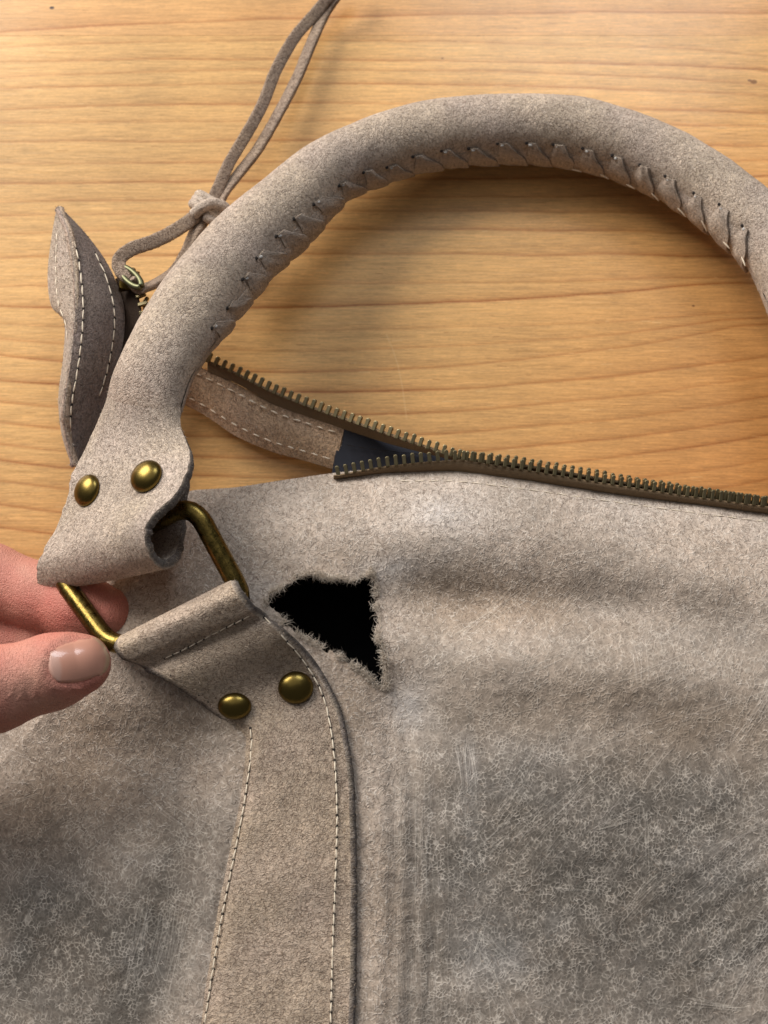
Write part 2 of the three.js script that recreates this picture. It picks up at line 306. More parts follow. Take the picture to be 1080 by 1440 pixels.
// leather of the front: worn grey, taupe and painted brown shade, laid out in metres over the panel
const LX0 = -0.14, LXW = 0.28, LZ0 = -0.03, LZW = 0.21, LN = 2048, LM = 1536;
const unP = (x, z, h) => { const d = V(x, h, z).sub(EYE), t = d.dot(FWD); return [(d.x / (t * TAN * 0.75) + 1) * 540, (1 - d.dot(UPV) / (t * TAN)) * 720]; };
let panelMap, panelBump, panelTone, panelNap;
{
  const grey = (px, py) => { // how far the nap is worn to grey hide
    let g = 0.88 * ell(px, py, 810, 1290, 440, 330, 0.1) + 0.36 * ell(px, py, 660, 1160, 160, 180) + 1.0 * ell(px, py, 40, 1350, 150, 210) + 0.85 * ell(px, py, 215, 1330, 60, 220, 0.3) - 0.6 * ell(px, py, 520, 1260, 60, 380) + 0.35 * ell(px, py, 980, 1180, 170, 200) - 0.25 * ell(px, py, 800, 1020, 220, 50, 0.2);
    g += 0.34 * fbm(px / 120, py / 100, 5);
    return clamp(g);
  };
  const pale = (px, py) => clamp(0.8 * ell(px, py, 620, 720, 60, 36) + 0.7 * ell(px, py, 545, 800, 60, 22, -0.2) + 0.6 * ell(px, py, 570, 985, 26, 40) + 0.4 * ell(px, py, 660, 1080, 16, 70) + 0.3 * ell(px, py, 370, 830, 30, 24) + 0.35 * ell(px, py, 690, 1330, 60, 60) + 0.3 * ell(px, py, 900, 700, 190, 40, 0.15) + 0.25 * fbm(px / 60 + 9, py / 50, 3));
  const brownShade = (px, py) => clamp(0.85 * ell(px, py, 690, 845, 190, 48, 0.08) + 0.6 * ell(px, py, 900, 1010, 260, 60, 0.18) + 0.9 * ell(px, py, 150, 1060, 190, 95, -0.3) + 0.7 * ell(px, py, 270, 790, 80, 50) + 0.8 * ell(px, py, 490, 990, 40, 90) + 0.5 * ell(px, py, 530, 1300, 40, 160) + 0.3 * fbm(px / 80 + 3, py / 60, 3));  // shade of hollow, tab and hand painted in as brown, plus random blotches
  const cm = new Float32Array(512 * 384), bm = new Float32Array(512 * 384), gm = new Float32Array(512 * 384), pm = new Float32Array(512 * 384);
  for (let j = 0; j < 384; j++) for (let i = 0; i < 512; i++) { const [a, b] = unP(LX0 + (i + 0.5) / 512 * LXW, LZ0 + (j + 0.5) / 384 * LZW, 0.029); gm[j * 512 + i] = grey(a, b); pm[j * 512 + i] = pale(a, b); bm[j * 512 + i] = brownShade(a, b); cm[j * 512 + i] = clamp(gm[j * 512 + i] * 1.3 + 0.7 * sst(790, 980, b) * sst(530, 620, a) + 0.35 * sst(1080, 1200, b) * sst(330, 250, a) + 0.25 * fbm(a / 70, b / 60, 3)); }
  const look = (m, i, j) => { const x = clamp(i / 4 - 0.5, 0, 510.99), y = clamp(j / 4 - 0.5, 0, 382.99), a = Math.floor(x), b = Math.floor(y), u = x - a, v = y - b; return lerp(lerp(m[b * 512 + a], m[b * 512 + a + 1], u), lerp(m[b * 512 + 512 + a], m[b * 512 + 513 + a], u), v); };
  const net = new Float32Array(LN * LM), CS = 7.2;      // cracked grain: cells about 1.3 mm
  for (let j = 0; j < LM; j++) for (let i = 0; i < LN; i++) {
    const x = i / CS + 0.62 * noise(i / 19, j / 19) + 0.26 * noise(i / 6, j / 6), y = (j / CS) * 0.93 + 0.62 * noise(i / 19 + 50, j / 19) + 0.26 * noise(i / 6, j / 6 + 40), ix = Math.floor(x), iy = Math.floor(y); let a = 9, b = 9;
    for (let q = -1; q < 2; q++) for (let p = -1; p < 2; p++) { const dx = ix + p + hash2(ix + p, iy + q) - x, dy = iy + q + hash2(iy + q + 91, ix + p) - y, d = Math.sqrt(dx * dx + dy * dy); if (d < a) { b = a; a = d; } else if (d < b) b = d; }
    net[j * LN + i] = Math.exp(-Math.pow((b - a) / 0.21, 1.5)) * (0.3 + 0.7 * clamp(0.55 + 1.3 * noise(i / 9 + 3, j / 11))) * (0.85 + 0.25 * noise(i / 40, j / 33 + 8));
  }
  const col = paint(LN, LM, (i, j) => {
    const g = look(gm, i, j), p = look(pm, i, j), n = net[j * LN + i], k = 1 + 0.07 * fbm(i / 90, j / 90, 3) + 0.07 * noise(i / 4, j / 4) + 0.06 * noise(i / 11, j / 11);
    const amt = lerp(0.12, 0.85, look(cm, i, j)) * 0.95 * n * (0.78 + 0.25 * clamp(0.5 + 0.9 * fbm(i / 70, j / 55, 3)));
    let r = lerp(lerp(183, 96, g), 205, amt), q = lerp(lerp(167, 90, g), 196, amt), b = lerp(lerp(153, 84, g), 185, amt);
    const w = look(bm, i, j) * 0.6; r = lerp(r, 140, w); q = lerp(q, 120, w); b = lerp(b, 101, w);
    r = lerp(r, 200, p * 0.5); q = lerp(q, 201, p * 0.5); b = lerp(b, 206, p * 0.5);
    return [clamp(r * k, 0, 255), clamp(q * k, 0, 255), clamp(b * k, 0, 255)];
  });
  panelTone = (x, z) => { const i = (x - LX0) / LXW * LN, j = (z - LZ0) / LZW * LM, g = look(gm, i, j), w = look(bm, i, j) * 0.6, p = look(pm, i, j) * 0.5, m = (a, b, c, d) => lerp(lerp(lerp(a, b, g), c, w), d, p), k = rr(0.64, 1.26) * (rnd() < 0.14 ? 1.3 : 1); return srgb(m(186, 120, 142, 200) * k, m(170, 114, 122, 200) * k, m(157, 107, 104, 203) * k); };  // fibres take the same painted brown shade
  const bmp = paint(LN, LM, (i, j) => { const v = 70 + 120 * net[j * LN + i] * lerp(0.3, 1, look(cm, i, j)) + 24 * noise(i / 5, j / 5) + 20 * noise(i / 13, j / 13); return [clamp(v, 0, 255), clamp(v, 0, 255), clamp(v, 0, 255)]; });
  const nap = (x, y) => 1 - 0.85 * look(cm, x, y); panelNap = (x, z) => 1 - 0.86 * look(cm, (x - LX0) / LXW * LN, (z - LZ0) / LZW * LM);
  const s0 = seed, sh = ['rgba(214,202,190,.6)', 'rgba(196,182,168,.55)', 'rgba(120,105,94,.55)', 'rgba(100,88,80,.5)', 'rgba(226,216,206,.5)'], bs = ['rgba(255,255,255,.55)', 'rgba(225,225,225,.5)', 'rgba(20,20,20,.5)', 'rgba(0,0,0,.5)', 'rgba(255,255,255,.5)'];
  curls(col, 130000, 8, 1.3, () => sh[Math.floor(rnd() * 5)], nap);
  seed = s0; curls(bmp, 130000, 8, 1.3, () => bs[Math.floor(rnd() * 5)], nap);
  const sc = col.getContext('2d'), sb = bmp.getContext('2d'), toC = (a, b) => { const p = P(a, b, 2.9); return [(p.x - LX0) / LXW * LN, (p.z - LZ0) / LZW * LM]; };
  const scuff = (a, b, dir, len, n, spread, al) => { for (let k = 0; k < n; k++) { const [X, Y] = toC(a + (rr(-1, 1) + rr(-1, 1) + rr(-1, 1)) * 0.6 * spread, b + (rr(-1, 1) + rr(-1, 1) + rr(-1, 1)) * 0.5 * spread), d = dir + rr(-0.12, 0.12), l = len * rr(0.3, 1.1) * 1.9, w = rr(-6, 6);
    const lite = rnd() < 0.78; if (!lite) al *= 0.92; for (const [c, A, hi, lo] of [[sc, al, '222,214,204', '70,64,60'], [sb, al * 1.2, '255,255,255', '0,0,0']]) { c.strokeStyle = `rgba(${lite ? hi : lo},${A * 0.8})`; c.lineWidth = 1.4; c.beginPath(); c.moveTo(X, Y); c.quadraticCurveTo(X + Math.cos(d) * l / 2 - Math.sin(d) * w, Y + Math.sin(d) * l / 2 + Math.cos(d) * w, X + Math.cos(d) * l, Y + Math.sin(d) * l); c.stroke(); } } };
  scuff(655, 1050, 1.5, 40, 26, 12, 0.5); scuff(1010, 1330, -0.75, 90, 50, 90, 0.24); scuff(960, 1260, -0.7, 70, 36, 100, 0.22); scuff(590, 1120, 1.6, 120, 60, 60, 0.26); scuff(600, 1300, 1.58, 110, 50, 70, 0.24); scuff(780, 1230, -0.9, 60, 26, 90, 0.3); scuff(860, 970, -0.35, 110, 50, 120, 0.26); scuff(720, 1390, 1.1, 70, 30, 100, 0.3); scuff(640, 720, 0.2, 50, 30, 60, 0.25); scuff(120, 1180, -0.7, 60, 40, 90, 0.3); scuff(230, 1280, 1.75, 90, 40, 40, 0.3);
  for (let k = 0; k < 100; k++) scuff(rr(0, 1080), rr(720, 1440), rr(0, 6.28), rr(14, 60), Math.floor(rr(2, 8)), rr(4, 24), rr(0.15, 0.4));
  for (let k = 0; k < 22; k++) scuff(rr(620, 1080), rr(880, 1420), -0.75 + rr(-0.35, 0.35), rr(40, 120), Math.floor(rr(4, 12)), rr(8, 26), rr(0.14, 0.3));
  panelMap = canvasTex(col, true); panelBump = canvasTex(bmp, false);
}
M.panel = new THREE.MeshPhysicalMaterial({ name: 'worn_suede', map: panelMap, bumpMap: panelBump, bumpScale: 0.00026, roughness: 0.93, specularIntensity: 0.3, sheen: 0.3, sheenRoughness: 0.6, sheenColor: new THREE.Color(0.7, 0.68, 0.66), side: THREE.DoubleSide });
const frontPanel = (() => {
  const nx = 430, ny = 300, X0 = -150, X1 = 1260, pts = [], idx = [];
  for (let j = 0; j <= ny; j++) for (let i = 0; i <= nx; i++) { const x = lerp(X0, X1, i / nx), y0 = rim(x), t = j / ny; pts.push([x, y0 + (1560 - y0) * (0.8 * t + 0.2 * t * t)]); }
  const sd = pts.map(([x, y]) => (x > 360 && x < 560 && y > 790 && y < 980 ? -holeD(x, y) : 50)), rimEdges = [];
  const cut = (a, b) => { const t = sd[a] / (sd[a] - sd[b]); pts.push([lerp(pts[a][0], pts[b][0], t), lerp(pts[a][1], pts[b][1], t)]); sd.push(0); return pts.length - 1; };
  const tri = (a, b, c) => {
    const v = [a, b, c], out = [], cross = [];
    if (v.every((k) => sd[k] > 0)) return idx.push(a, c, b);
    if (v.every((k) => sd[k] <= 0)) return;
    for (let k = 0; k < 3; k++) { const p = v[k], q = v[(k + 1) % 3]; if (sd[p] > 0) out.push(p); if ((sd[p] > 0) !== (sd[q] > 0)) { const e = cut(p, q); out.push(e); cross.push(e); } }
    for (let k = 1; k + 1 < out.length; k++) idx.push(out[0], out[k + 1], out[k]);
    if (cross.length === 2) rimEdges.push(cross);
  };
  for (let j = 0; j < ny; j++) for (let i = 0; i < nx; i++) { const a = j * (nx + 1) + i; tri(a, a + 1, a + nx + 2); tri(a, a + nx + 2, a + nx + 1); }
  const pos = [], uv = [], W = pts.map(([x, y]) => P(x, y, bodyH(x, y)));
  for (const p of W) { pos.push(p.x, p.y, p.z); uv.push((p.x - LX0) / LXW, 1 - (p.z - LZ0) / LZW); }
  const edge = (list) => { for (const [a, b] of list) { const k = pos.length / 3; for (const [q, dn] of [[a, 0], [b, 0], [a, 1], [b, 1]]) { const p = W[q]; pos.push(p.x, p.y - dn * 0.0014, p.z); uv.push((p.x - LX0) / LXW + dn * 0.004, 1 - (p.z - LZ0) / LZW); } idx.push(k, k + 1, k + 3, k, k + 3, k + 2); } };
  edge(rimEdges);
  // the top edge turns over towards the zip, and the left end goes down to the table
  const turn = []; for (let i = 0; i < nx; i++) turn.push([i, i + 1]);
  for (const [a, b] of turn) { const k = pos.length / 3; for (const q of [a, b]) for (const [dn, out] of [[0, 0], [0.0012, 0.0008], [0.003, 0.0004], [0.016, -0.002]]) { const p = W[q]; pos.push(p.x, Math.max(0.0004, p.y - dn), p.z - out); uv.push((p.x - LX0) / LXW, 1 - (p.z - LZ0) / LZW + dn); } for (let s = 0; s < 3; s++) idx.push(k + s, k + s + 1, k + 5 + s, k + s, k + 5 + s, k + 4 + s); }
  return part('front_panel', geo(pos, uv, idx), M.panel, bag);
})();
{ // the dark inside seen through the tear and the open zip
  const g = sheet(40, 30, (u, v) => { const x = lerp(330, 1150, u), y = lerp(760, 1120, v); return P(x, y, 0.5 + 0.25 * fbm(u * 9, v * 7, 3)); }, 0.001);
  const m = new THREE.MeshPhysicalMaterial({ name: 'black_lining', color: srgb(13, 13, 15), roughness: 0.95, specularIntensity: 0.2 });
  part('lining', g, m, bag, 'black lining seen through the tear');
}

// pieces of thread: one shape, laid along a line of holes
const threadG = (() => { const q = []; for (let i = 0; i <= 8; i++) { const t = i / 8 - 0.5; q.push(V(t, (0.25 - t * t) * 1.0 - 0.06, 0)); } const f = frames(q, V(0, 1, 0)); return tube(8, 7, (t) => { const o = f(t), r = 0.36 * Math.pow(Math.sin(Math.PI * (0.06 + 0.88 * t)), 0.4); return { ...o, a: r, b: r }; }); })();
const holeG = new THREE.SphereGeometry(0.5, 8, 6);
function stitches(parent, pts, pitchPx, lenFrac, wide, mat, holes = true, lift = 0.0002) { // pts: [px, py, h]
  let L = 0; for (let i = 1; i < pts.length; i++) L += Math.hypot(pts[i][0] - pts[i - 1][0], pts[i][1] - pts[i - 1][1]);
  const n = Math.round(L / pitchPx), s = evenly(pts, n);
  for (let i = 0; i < n; i++) {
    const a = P(...s[i]), b = P(...s[i + 1]), d = b.clone().sub(a), len = d.length(), X = d.normalize(), Z = X.clone().cross(V(0, 1, 0)).normalize(), Y = Z.clone().cross(X);
    const o = mesh('stitch', threadG, mat, parent), c = a.clone().lerp(b, 0.5), jit = rr(-0.1, 0.1);
    const B = new THREE.Matrix4().makeBasis(X.clone().applyAxisAngle(Y, jit), Y, Z.clone().applyAxisAngle(Y, jit));
    o.quaternion.setFromRotationMatrix(B); o.scale.set(len * lenFrac * rr(0.85, 1.1), wide * 1.1, wide); o.position.copy(c).addScaledVector(Y, lift);
    if (holes) { const q = mesh('needle_hole', holeG, M.hole, parent); q.position.copy(a).addScaledVector(Y, lift * 0.3); q.scale.set(wide * 1.5, wide * 0.5, wide * 1.3); q.quaternion.copy(o.quaternion); }
  }
}

// ------------------------------------------------------------------ side strap that folds round the ring
const strapFn = (() => {
  const left = [[215, 905, 2.7], [188, 893, 3.2], [169, 894, 3.9], [166, 908, 4.35], [180, 927, 4.25], [204, 936, 3.95]];
  const right = [[348, 852, 3.3], [330, 824, 3.8], [324, 816, 4.5], [331, 833, 4.95], [350, 858, 4.7], [364, 868, 4.4]];
  const bh = (x, y, k) => [x, y, Math.max(bodyH(x, y) + k, 0)];
  for (const [y, xl] of STRAPL) { if (y < 940) continue; const xr = pl(STRAPR, y); const lift = 1.0 * sst(1010, 935, y);
    left.push(bh(xl, y, -0.07 + 0.28 * sst(1060, 990, y) + lift)); }
  const ys = STRAPL.filter(([y]) => y >= 940).map(([y]) => y);
  const yr = [892, 935, 985, 1020, 1090, 1160, 1230, 1335, 1440, 1560];
  ys.forEach((y, i) => { const x = pl(STRAPR, yr[i]); right.push(bh(x, yr[i], 0.24 + 1.3 * sst(960, 868, yr[i]))); });
  const A = spline(left), B = spline(right);
  return (u, v) => { const a = A(v), b = B(v), x = lerp(a[0], b[0], u), y = lerp(a[1], b[1], u), st = sst(0.42, 0.56, v);
    let h = lerp(a[2], b[2], u); const own = bodyH(x, y) - 0.07 + 0.31 * sst(-0.02, 0.16, u); if (st > 0) h = lerp(h, Math.max(own, h * 0.3 + own * 0.7), st);
    h += 0.09 * Math.sin(u * Math.PI) * st + 0.02 * fbm(x / 30, y / 30, 3) - 0.05 * Math.exp(-Math.pow((v - 0.345) / 0.012, 2)); return [x, y, h]; };
})();
const strap = part('side_strap', sheet(70, 260, (u, v) => P(...strapFn(u, v)), 0.0021, [0.26, 0.27, 0.30], 0.8, (u, v) => { const k = 0.92 + 0.10 * fbm(u * 6, v * 22, 3) - 0.12 * sst(0.3, 0.5, v) * sst(0.75, 0.55, v); return [k, k * 0.955, k * 0.895]; }), M.suede, bag);
const onStrap = (list) => list.map(([x, y]) => { // height of the strap under a photo point
  let best = 1e9, h = 3; for (let v = 0.28; v <= 1; v += 0.01) for (let u = 0; u <= 1; u += 0.04) { const q = strapFn(u, v), d = (q[0] - x) ** 2 + (q[1] - y) ** 2; if (d < best) { best = d; h = q[2]; } } return [x, y, h + 0.01]; });
stitches(strap, onStrap([[352, 1024], [354, 1050], [348, 1100], [340, 1150], [326, 1220], [312, 1290], [300, 1360], [288, 1440], [284, 1470]]), 15.5, 0.8, 0.00058, M.thread);
stitches(strap, onStrap([[372, 868], [398, 896], [430, 934], [454, 978], [466, 1030], [472, 1090], [474, 1150], [472, 1230], [468, 1330], [465, 1440], [464, 1470]]), 15.5, 0.8, 0.00058, M.thread);
stitches(strap, onStrap([[232, 926], [262, 912], [300, 892], [330, 877], [352, 866]]), 12, 0.75, 0.00046, M.thread);
stitches(strap, onStrap([[240, 950], [280, 978], [306, 996]]), 15, 0.75, 0.00030, M.threadDark);

// ------------------------------------------------------------------ handle and its tab
const HC = [[186, 640, 3.1, 66, 8, -27], [193, 605, 3.4, 68, 16, -26], [205, 560, 3.75, 61, 32, -22], [222, 515, 3.85, 55, 44, -14], [252, 462, 3.6, 56, 48, -7], [290, 408, 3.1, 56, 50, -2], [341, 350, 2.5, 55, 51, 0], [403, 294, 2.0, 52, 51, 0], [462, 241, 1.65, 45, 45, 0], [530, 210, 1.4, 45, 45, 0], [600, 190, 1.25, 45, 45, 0], [670, 182, 1.2, 45, 45, 0], [740, 180, 1.2, 45, 45, 0], [810, 185, 1.25, 46, 46, 0], [875, 202, 1.3, 45, 45, 0], [935, 227, 1.4, 45, 45, 0], [990, 259, 1.55, 45, 45, 0], [1040, 297, 1.75, 45, 46, 0], [1088, 343, 2.0, 46, 47, 0], [1140, 420, 2.4, 59, 59, 0], [1185, 520, 2.9, 59, 59, 0], [1205, 640, 3.3, 58, 50, 0], [1205, 740, 3.1, 60, 20, 0]];
const HS = evenly(HC, 220), HP = HS.map((q) => P(q[0], q[1], q[2]));
const hf = frames(HP, (t) => { const a = HS[Math.round(t * 220)][5] * Math.PI / 180; return V(Math.sin(a), Math.cos(a), 0.08); });
const hRing = (t) => { const o = hf(t), q = HS[Math.round(t * 220)]; return { ...o, a: metres(q[3], o.c), b: metres(q[4], o.c) }; };   // s points to the inside of the arch (towards the bag)
const handle = part('handle', tube(330, 64, (t) => { const f = t * 220, i = Math.min(219, Math.floor(f)), u = f - i, A = hRing(i / 220), B = hRing((i + 1) / 220); return { c: A.c.lerp(B.c, u), s: A.s.lerp(B.s, u).normalize(), u: A.u.lerp(B.u, u).normalize(), a: lerp(A.a, B.a, u), b: lerp(A.b, B.b, u) }; }, true, 1,
  (t, a) => 1 + 0.016 * noise(t * 50, a * 1.6) + 0.009 * noise(t * 130, a * 4) + 0.004 * noise(t * 300, a * 9)), M.suede, bag);
{ const c = handle.geometry.attributes.color, p = handle.geometry.attributes.position; for (let i = 0; i < c.count; i++) { const k = 0.95 + 0.13 * fbm(p.getX(i) * 70 + 4, p.getZ(i) * 70, 4) + 0.05 * noise(p.getX(i) * 600, p.getZ(i) * 600); c.setXYZ(i, k, k * 0.985, k * 0.97); } }
function onHandle(t, ang, lift) { // ang from straight up towards the inside of the arch
  const f = clamp(t) * 220, i = Math.min(219, Math.floor(f)), u = f - i, A = hRing(i / 220), B = hRing((i + 1) / 220);
  const c = A.c.lerp(B.c, u), s = A.s.lerp(B.s, u).normalize(), w = A.u.lerp(B.u, u).normalize(), a = lerp(A.a, B.a, u), b = lerp(A.b, B.b, u);
  return c.clone().addScaledVector(s, Math.sin(ang) * (a + lift)).addScaledVector(w, Math.cos(ang) * (b + lift));
}
const lacingTops = [[298, 462], [316, 433], [338, 398], [360, 363], [383, 333], [409, 305], [441, 281], [477, 259], [516, 246], [548, 233], [585, 220], [625, 212], [664, 205], [705, 203], [745, 203], [783, 206], [825, 210], [866, 220], [903, 235], [940, 252], [980, 272], [1015, 292], [1050, 318], [1078, 345]];
const nearT = (x, y) => { let b = 1e9, k = 0; HS.forEach((q, i) => { const d = (q[0] - x) ** 2 + (q[1] - y) ** 2; if (d < b) { b = d; k = i; } }); return k / 220; };
{
  // raised flange where the two edges of the handle meet, laced over
  const seen = (p) => unP(p.x, p.z, p.y), T = [], A = [];
  for (const [x, y] of lacingTops) { // where on the round of the handle each hole sits
    let best = 1e9, bt = 0, ba = 0; const t1 = nearT(x, y);
    for (let dt = -0.012; dt <= 0.012; dt += 0.001) for (let a = 0; a < 1.9; a += 0.03) { const [qx, qy] = seen(onHandle(t1 + dt, a, 0)), d = (qx - x) ** 2 + (qy - y) ** 2; if (d < best) { best = d; bt = t1 + dt; ba = a; } }
    T.push(bt); A.push(ba);
  }
  for (let k = 0; k < 3; k++) for (let i = 1; i < A.length - 1; i++) A[i] = (A[i - 1] + 2 * A[i] + A[i + 1]) / 4;
  const angAt = (t) => pl(T.map((q, i) => [q, A[i]]), t), t0 = T[0] - 0.03, t1 = T[T.length - 1] + 0.01;
  const fl = sheet(240, 10, (u, v) => { const t = lerp(t0, t1, u), a = angAt(t); return onHandle(t, a + lerp(0.22, 1.35, v), 0.0001 - 0.0016 * (1 - sst(0, 0.06, u) * sst(1, 0.97, u)) + 0.0008 * Math.sin(v * Math.PI) * (0.9 + 0.3 * noise(u * 90, v * 3))); }, 0.001, [0.6, 0.57, 0.55]);
  part('lacing_edge', fl, M.suede, handle);
  M.laceLitTip = new THREE.MeshStandardMaterial({ name: 'lit_tip_tint', color: srgb(176, 172, 168), roughness: 0.9 });  // raised tip coloured pale, the light catching it is put into the colour
  for (let i = 0; i < T.length - 1; i++) {
    const w = T[i + 1] - T[i], slant = w * (i < 8 ? 0.5 : i < 15 ? 0.42 : 0.16) * rr(0.85, 1.15), wob = rr(-0.06, 0.06);
    const g = sheet(10, 16, (u, v) => {
      const t = T[i] + slant * Math.pow(v, 0.8) * 1.2 + (u - 0.30) * w * lerp(0.34, 0.94, sst(0, 0.4, v)) + 0.0014 * noise(i * 3 + u * 2, v * 4);
      return onHandle(t, angAt(t) + wob * (1 - v) + lerp(0.0, 1.5, v), 0.0001 + (0.0004 + 0.0004 * Math.sin(Math.PI * u) + 0.0008 * Math.pow(u, 1.4)) * sst(-0.3, 0.3, v) + 0.0003 * noise(i * 5.1 + u * 3, v * 5));
    }, 0.0012, [0.52, 0.49, 0.47]);
    mesh('lace', g, M.suede, handle);
    const b = mesh('lace_hole', holeG, M.hole, handle); b.position.copy(onHandle(T[i] - w * 0.12, A[i] + wob, 0.0001)); b.scale.set(0.0012, 0.0007, 0.0012);
    const k = mesh('lace_lit_tip', holeG, M.laceLitTip, handle); k.position.copy(onHandle(T[i] + w * 0.03, A[i] + wob + 0.05, 0.0003)); k.scale.set(0.0017 * rr(0.6, 1.0), 0.0009, 0.0012);
    if (i > 14) { const a = onHandle(T[i] + w * 0.72, A[i] + 0.62 + rr(-0.1, 0.1), 0.0019), c = onHandle(T[i] + w * 1.02, A[i] + 0.74, 0.0019), d = c.clone().sub(a), o = mesh('stitch', threadG, M.thread, handle), X = d.clone().normalize(), Z = X.clone().cross(V(0, 1, 0)).normalize(), Y = Z.clone().cross(X); o.quaternion.setFromRotationMatrix(new THREE.Matrix4().makeBasis(X, Y, Z)); o.position.copy(a).lerp(c, 0.5); o.scale.set(d.length(), 0.0007, 0.0006); }
  }
}
// tab: comes out of the handle, carries two rivets, folds round the ring and goes back underneath
const tabFn = (() => {
  const left = [[158, 548, 2.9], [138, 590, 3.3], [116, 636, 3.35], [101, 668, 3.3], [95, 700, 3.25], [78, 742, 3.25], [56, 786, 3.2], [52, 812, 2.9], [60, 830, 2.6], [76, 824, 2.3], [92, 790, 2.2], [110, 740, 2.3], [125, 690, 2.5]];
  const right = [[268, 552, 3.7], [262, 588, 4.4], [272, 622, 4.85], [266, 655, 5.1], [246, 695, 5.3], [211, 727, 5.4], [204, 754, 5.35], [212, 785, 5.0], [232, 800, 4.4], [254, 786, 3.8], [261, 750, 3.4], [262, 712, 3.4], [272, 650, 3.5]];
  const A = spline(left), B = spline(right);
  return (u, v) => { const a = A(v), b = B(v), x = lerp(a[0], b[0], u), y = lerp(a[1], b[1], u), f = Math.sin(u * Math.PI); return [x, y + 4 * f * sst(0.5, 0.6, v) * sst(0.75, 0.65, v), lerp(a[2], b[2], u) + 0.13 * f * sst(0.75, 0.4, v) + 0.02 * fbm(x / 26, y / 26, 3)]; };
})();
const tabW = (u, v) => { const q = tabFn(u, v), p = P(q[0] + (u < 0.02 || u > 0.98 ? 1.4 * noise(v * 60, 3) : 0), q[1], q[2]), k = sst(0.02, 0.27, v); return k >= 1 ? p : onHandle(lerp(nearT(214, 535), 0, clamp(v / 0.27)), (u - 0.5) * Math.PI, 0.0002 - 0.0024 * sst(0.08, 0, v)).lerp(p, k); };
const tab = part('handle_tab', sheet(60, 170, tabW, 0.0026, [0.30, 0.31, 0.34], 0.18, (u, v) => { const k = 1.0 + 0.05 * fbm(u * 5, v * 9, 3); return [k, k, k]; }), M.suede, bag);

function rivet(px, py, h, tilt, r, parent) {
  const pr = []; for (let i = 0; i <= 14; i++) { const a = i / 14 * Math.PI / 2; pr.push(new THREE.Vector2(Math.sin(a) * r, Math.cos(a) * r * 0.58)); } pr.push(new THREE.Vector2(r * 0.96, -r * 0.12), new THREE.Vector2(r * 0.6, -r * 0.3));
  const g = new THREE.LatheGeometry(pr, 40); const o = part('rivet', g, M.brass, parent);
  o.position.copy(P(px, py, h)).sub(parent.position); o.quaternion.setFromUnitVectors(V(0, 1, 0), tilt.normalize()); return o;
}
const tilt1 = V(-0.36, 1, -0.08), tilt2 = V(0.02, 1, 0.0);
const onTab = (x, y) => { let best = 1e9, r = null; for (let v = 0.1; v < 0.5; v += 0.005) for (let u = 0; u <= 1; u += 0.02) { const q = tabFn(u, v), d = (q[0] - x) ** 2 + (q[1] - y) ** 2; if (d < best) { best = d; const o = P(...q), a = P(...tabFn(u + 0.02, v)).sub(o), b = P(...tabFn(u, v + 0.02)).sub(o); r = [q[2], b.cross(a).normalize()]; } } return r; };
for (const [x, y, r, sc] of [[123, 690, 22.5, 1.06], [206, 670, 25, 1]]) { const [h, n] = onTab(x, y); rivet(x, y, h + 0.06, n, metres(r, P(x, y, h)), bag).scale.set(1, 1, sc); }
{ const a = onStrap([[330, 993], [416, 967]]); rivet(330, 993, a[0][2] + 0.05, V(-0.05, 1, 0.25), metres(24, P(...a[0])), bag).scale.set(1, 1, 0.8); rivet(416, 967, a[1][2] + 0.05, V(0.05, 1, 0.12), metres(25, P(...a[1])), bag).scale.set(1, 1, 0.92); }

// ------------------------------------------------------------------ brass ring
{
  const c = [[80, 806, 2.75], [271, 707, 4.55], [349, 852, 4.2], [160, 914, 3.6]].map((q) => P(...q)), pts = [], rc = 0.0068;
  for (let i = 0; i < 4; i++) { const a = c[(i + 3) % 4], b = c[i], d = c[(i + 1) % 4], u = a.clone().sub(b).normalize(), w = d.clone().sub(b).normalize(); const s = b.clone().addScaledVector(u, rc), e = b.clone().addScaledVector(w, rc);
    for (let k = 0; k <= 6; k++) { const t = k / 6; pts.push(s.clone().multiplyScalar((1 - t) ** 2).addScaledVector(b, 2 * t * (1 - t)).addScaledVector(e, t * t)); }
    for (let k = 1; k < 9; k++) { const f = d.clone().addScaledVector(w, -rc); pts.push(e.clone().lerp(f, k / 9)); } }
  pts.push(pts[0].clone());
  const f = frames(pts, V(0.1, 1, 0.06).normalize()), r = metres(14.2, c[1]);
  part('ring', tube(pts.length - 1, 28, (t) => ({ ...f(t), a: r, b: r }), false), M.brass, bag, 'aged brass rectangular ring joining handle and strap');
}

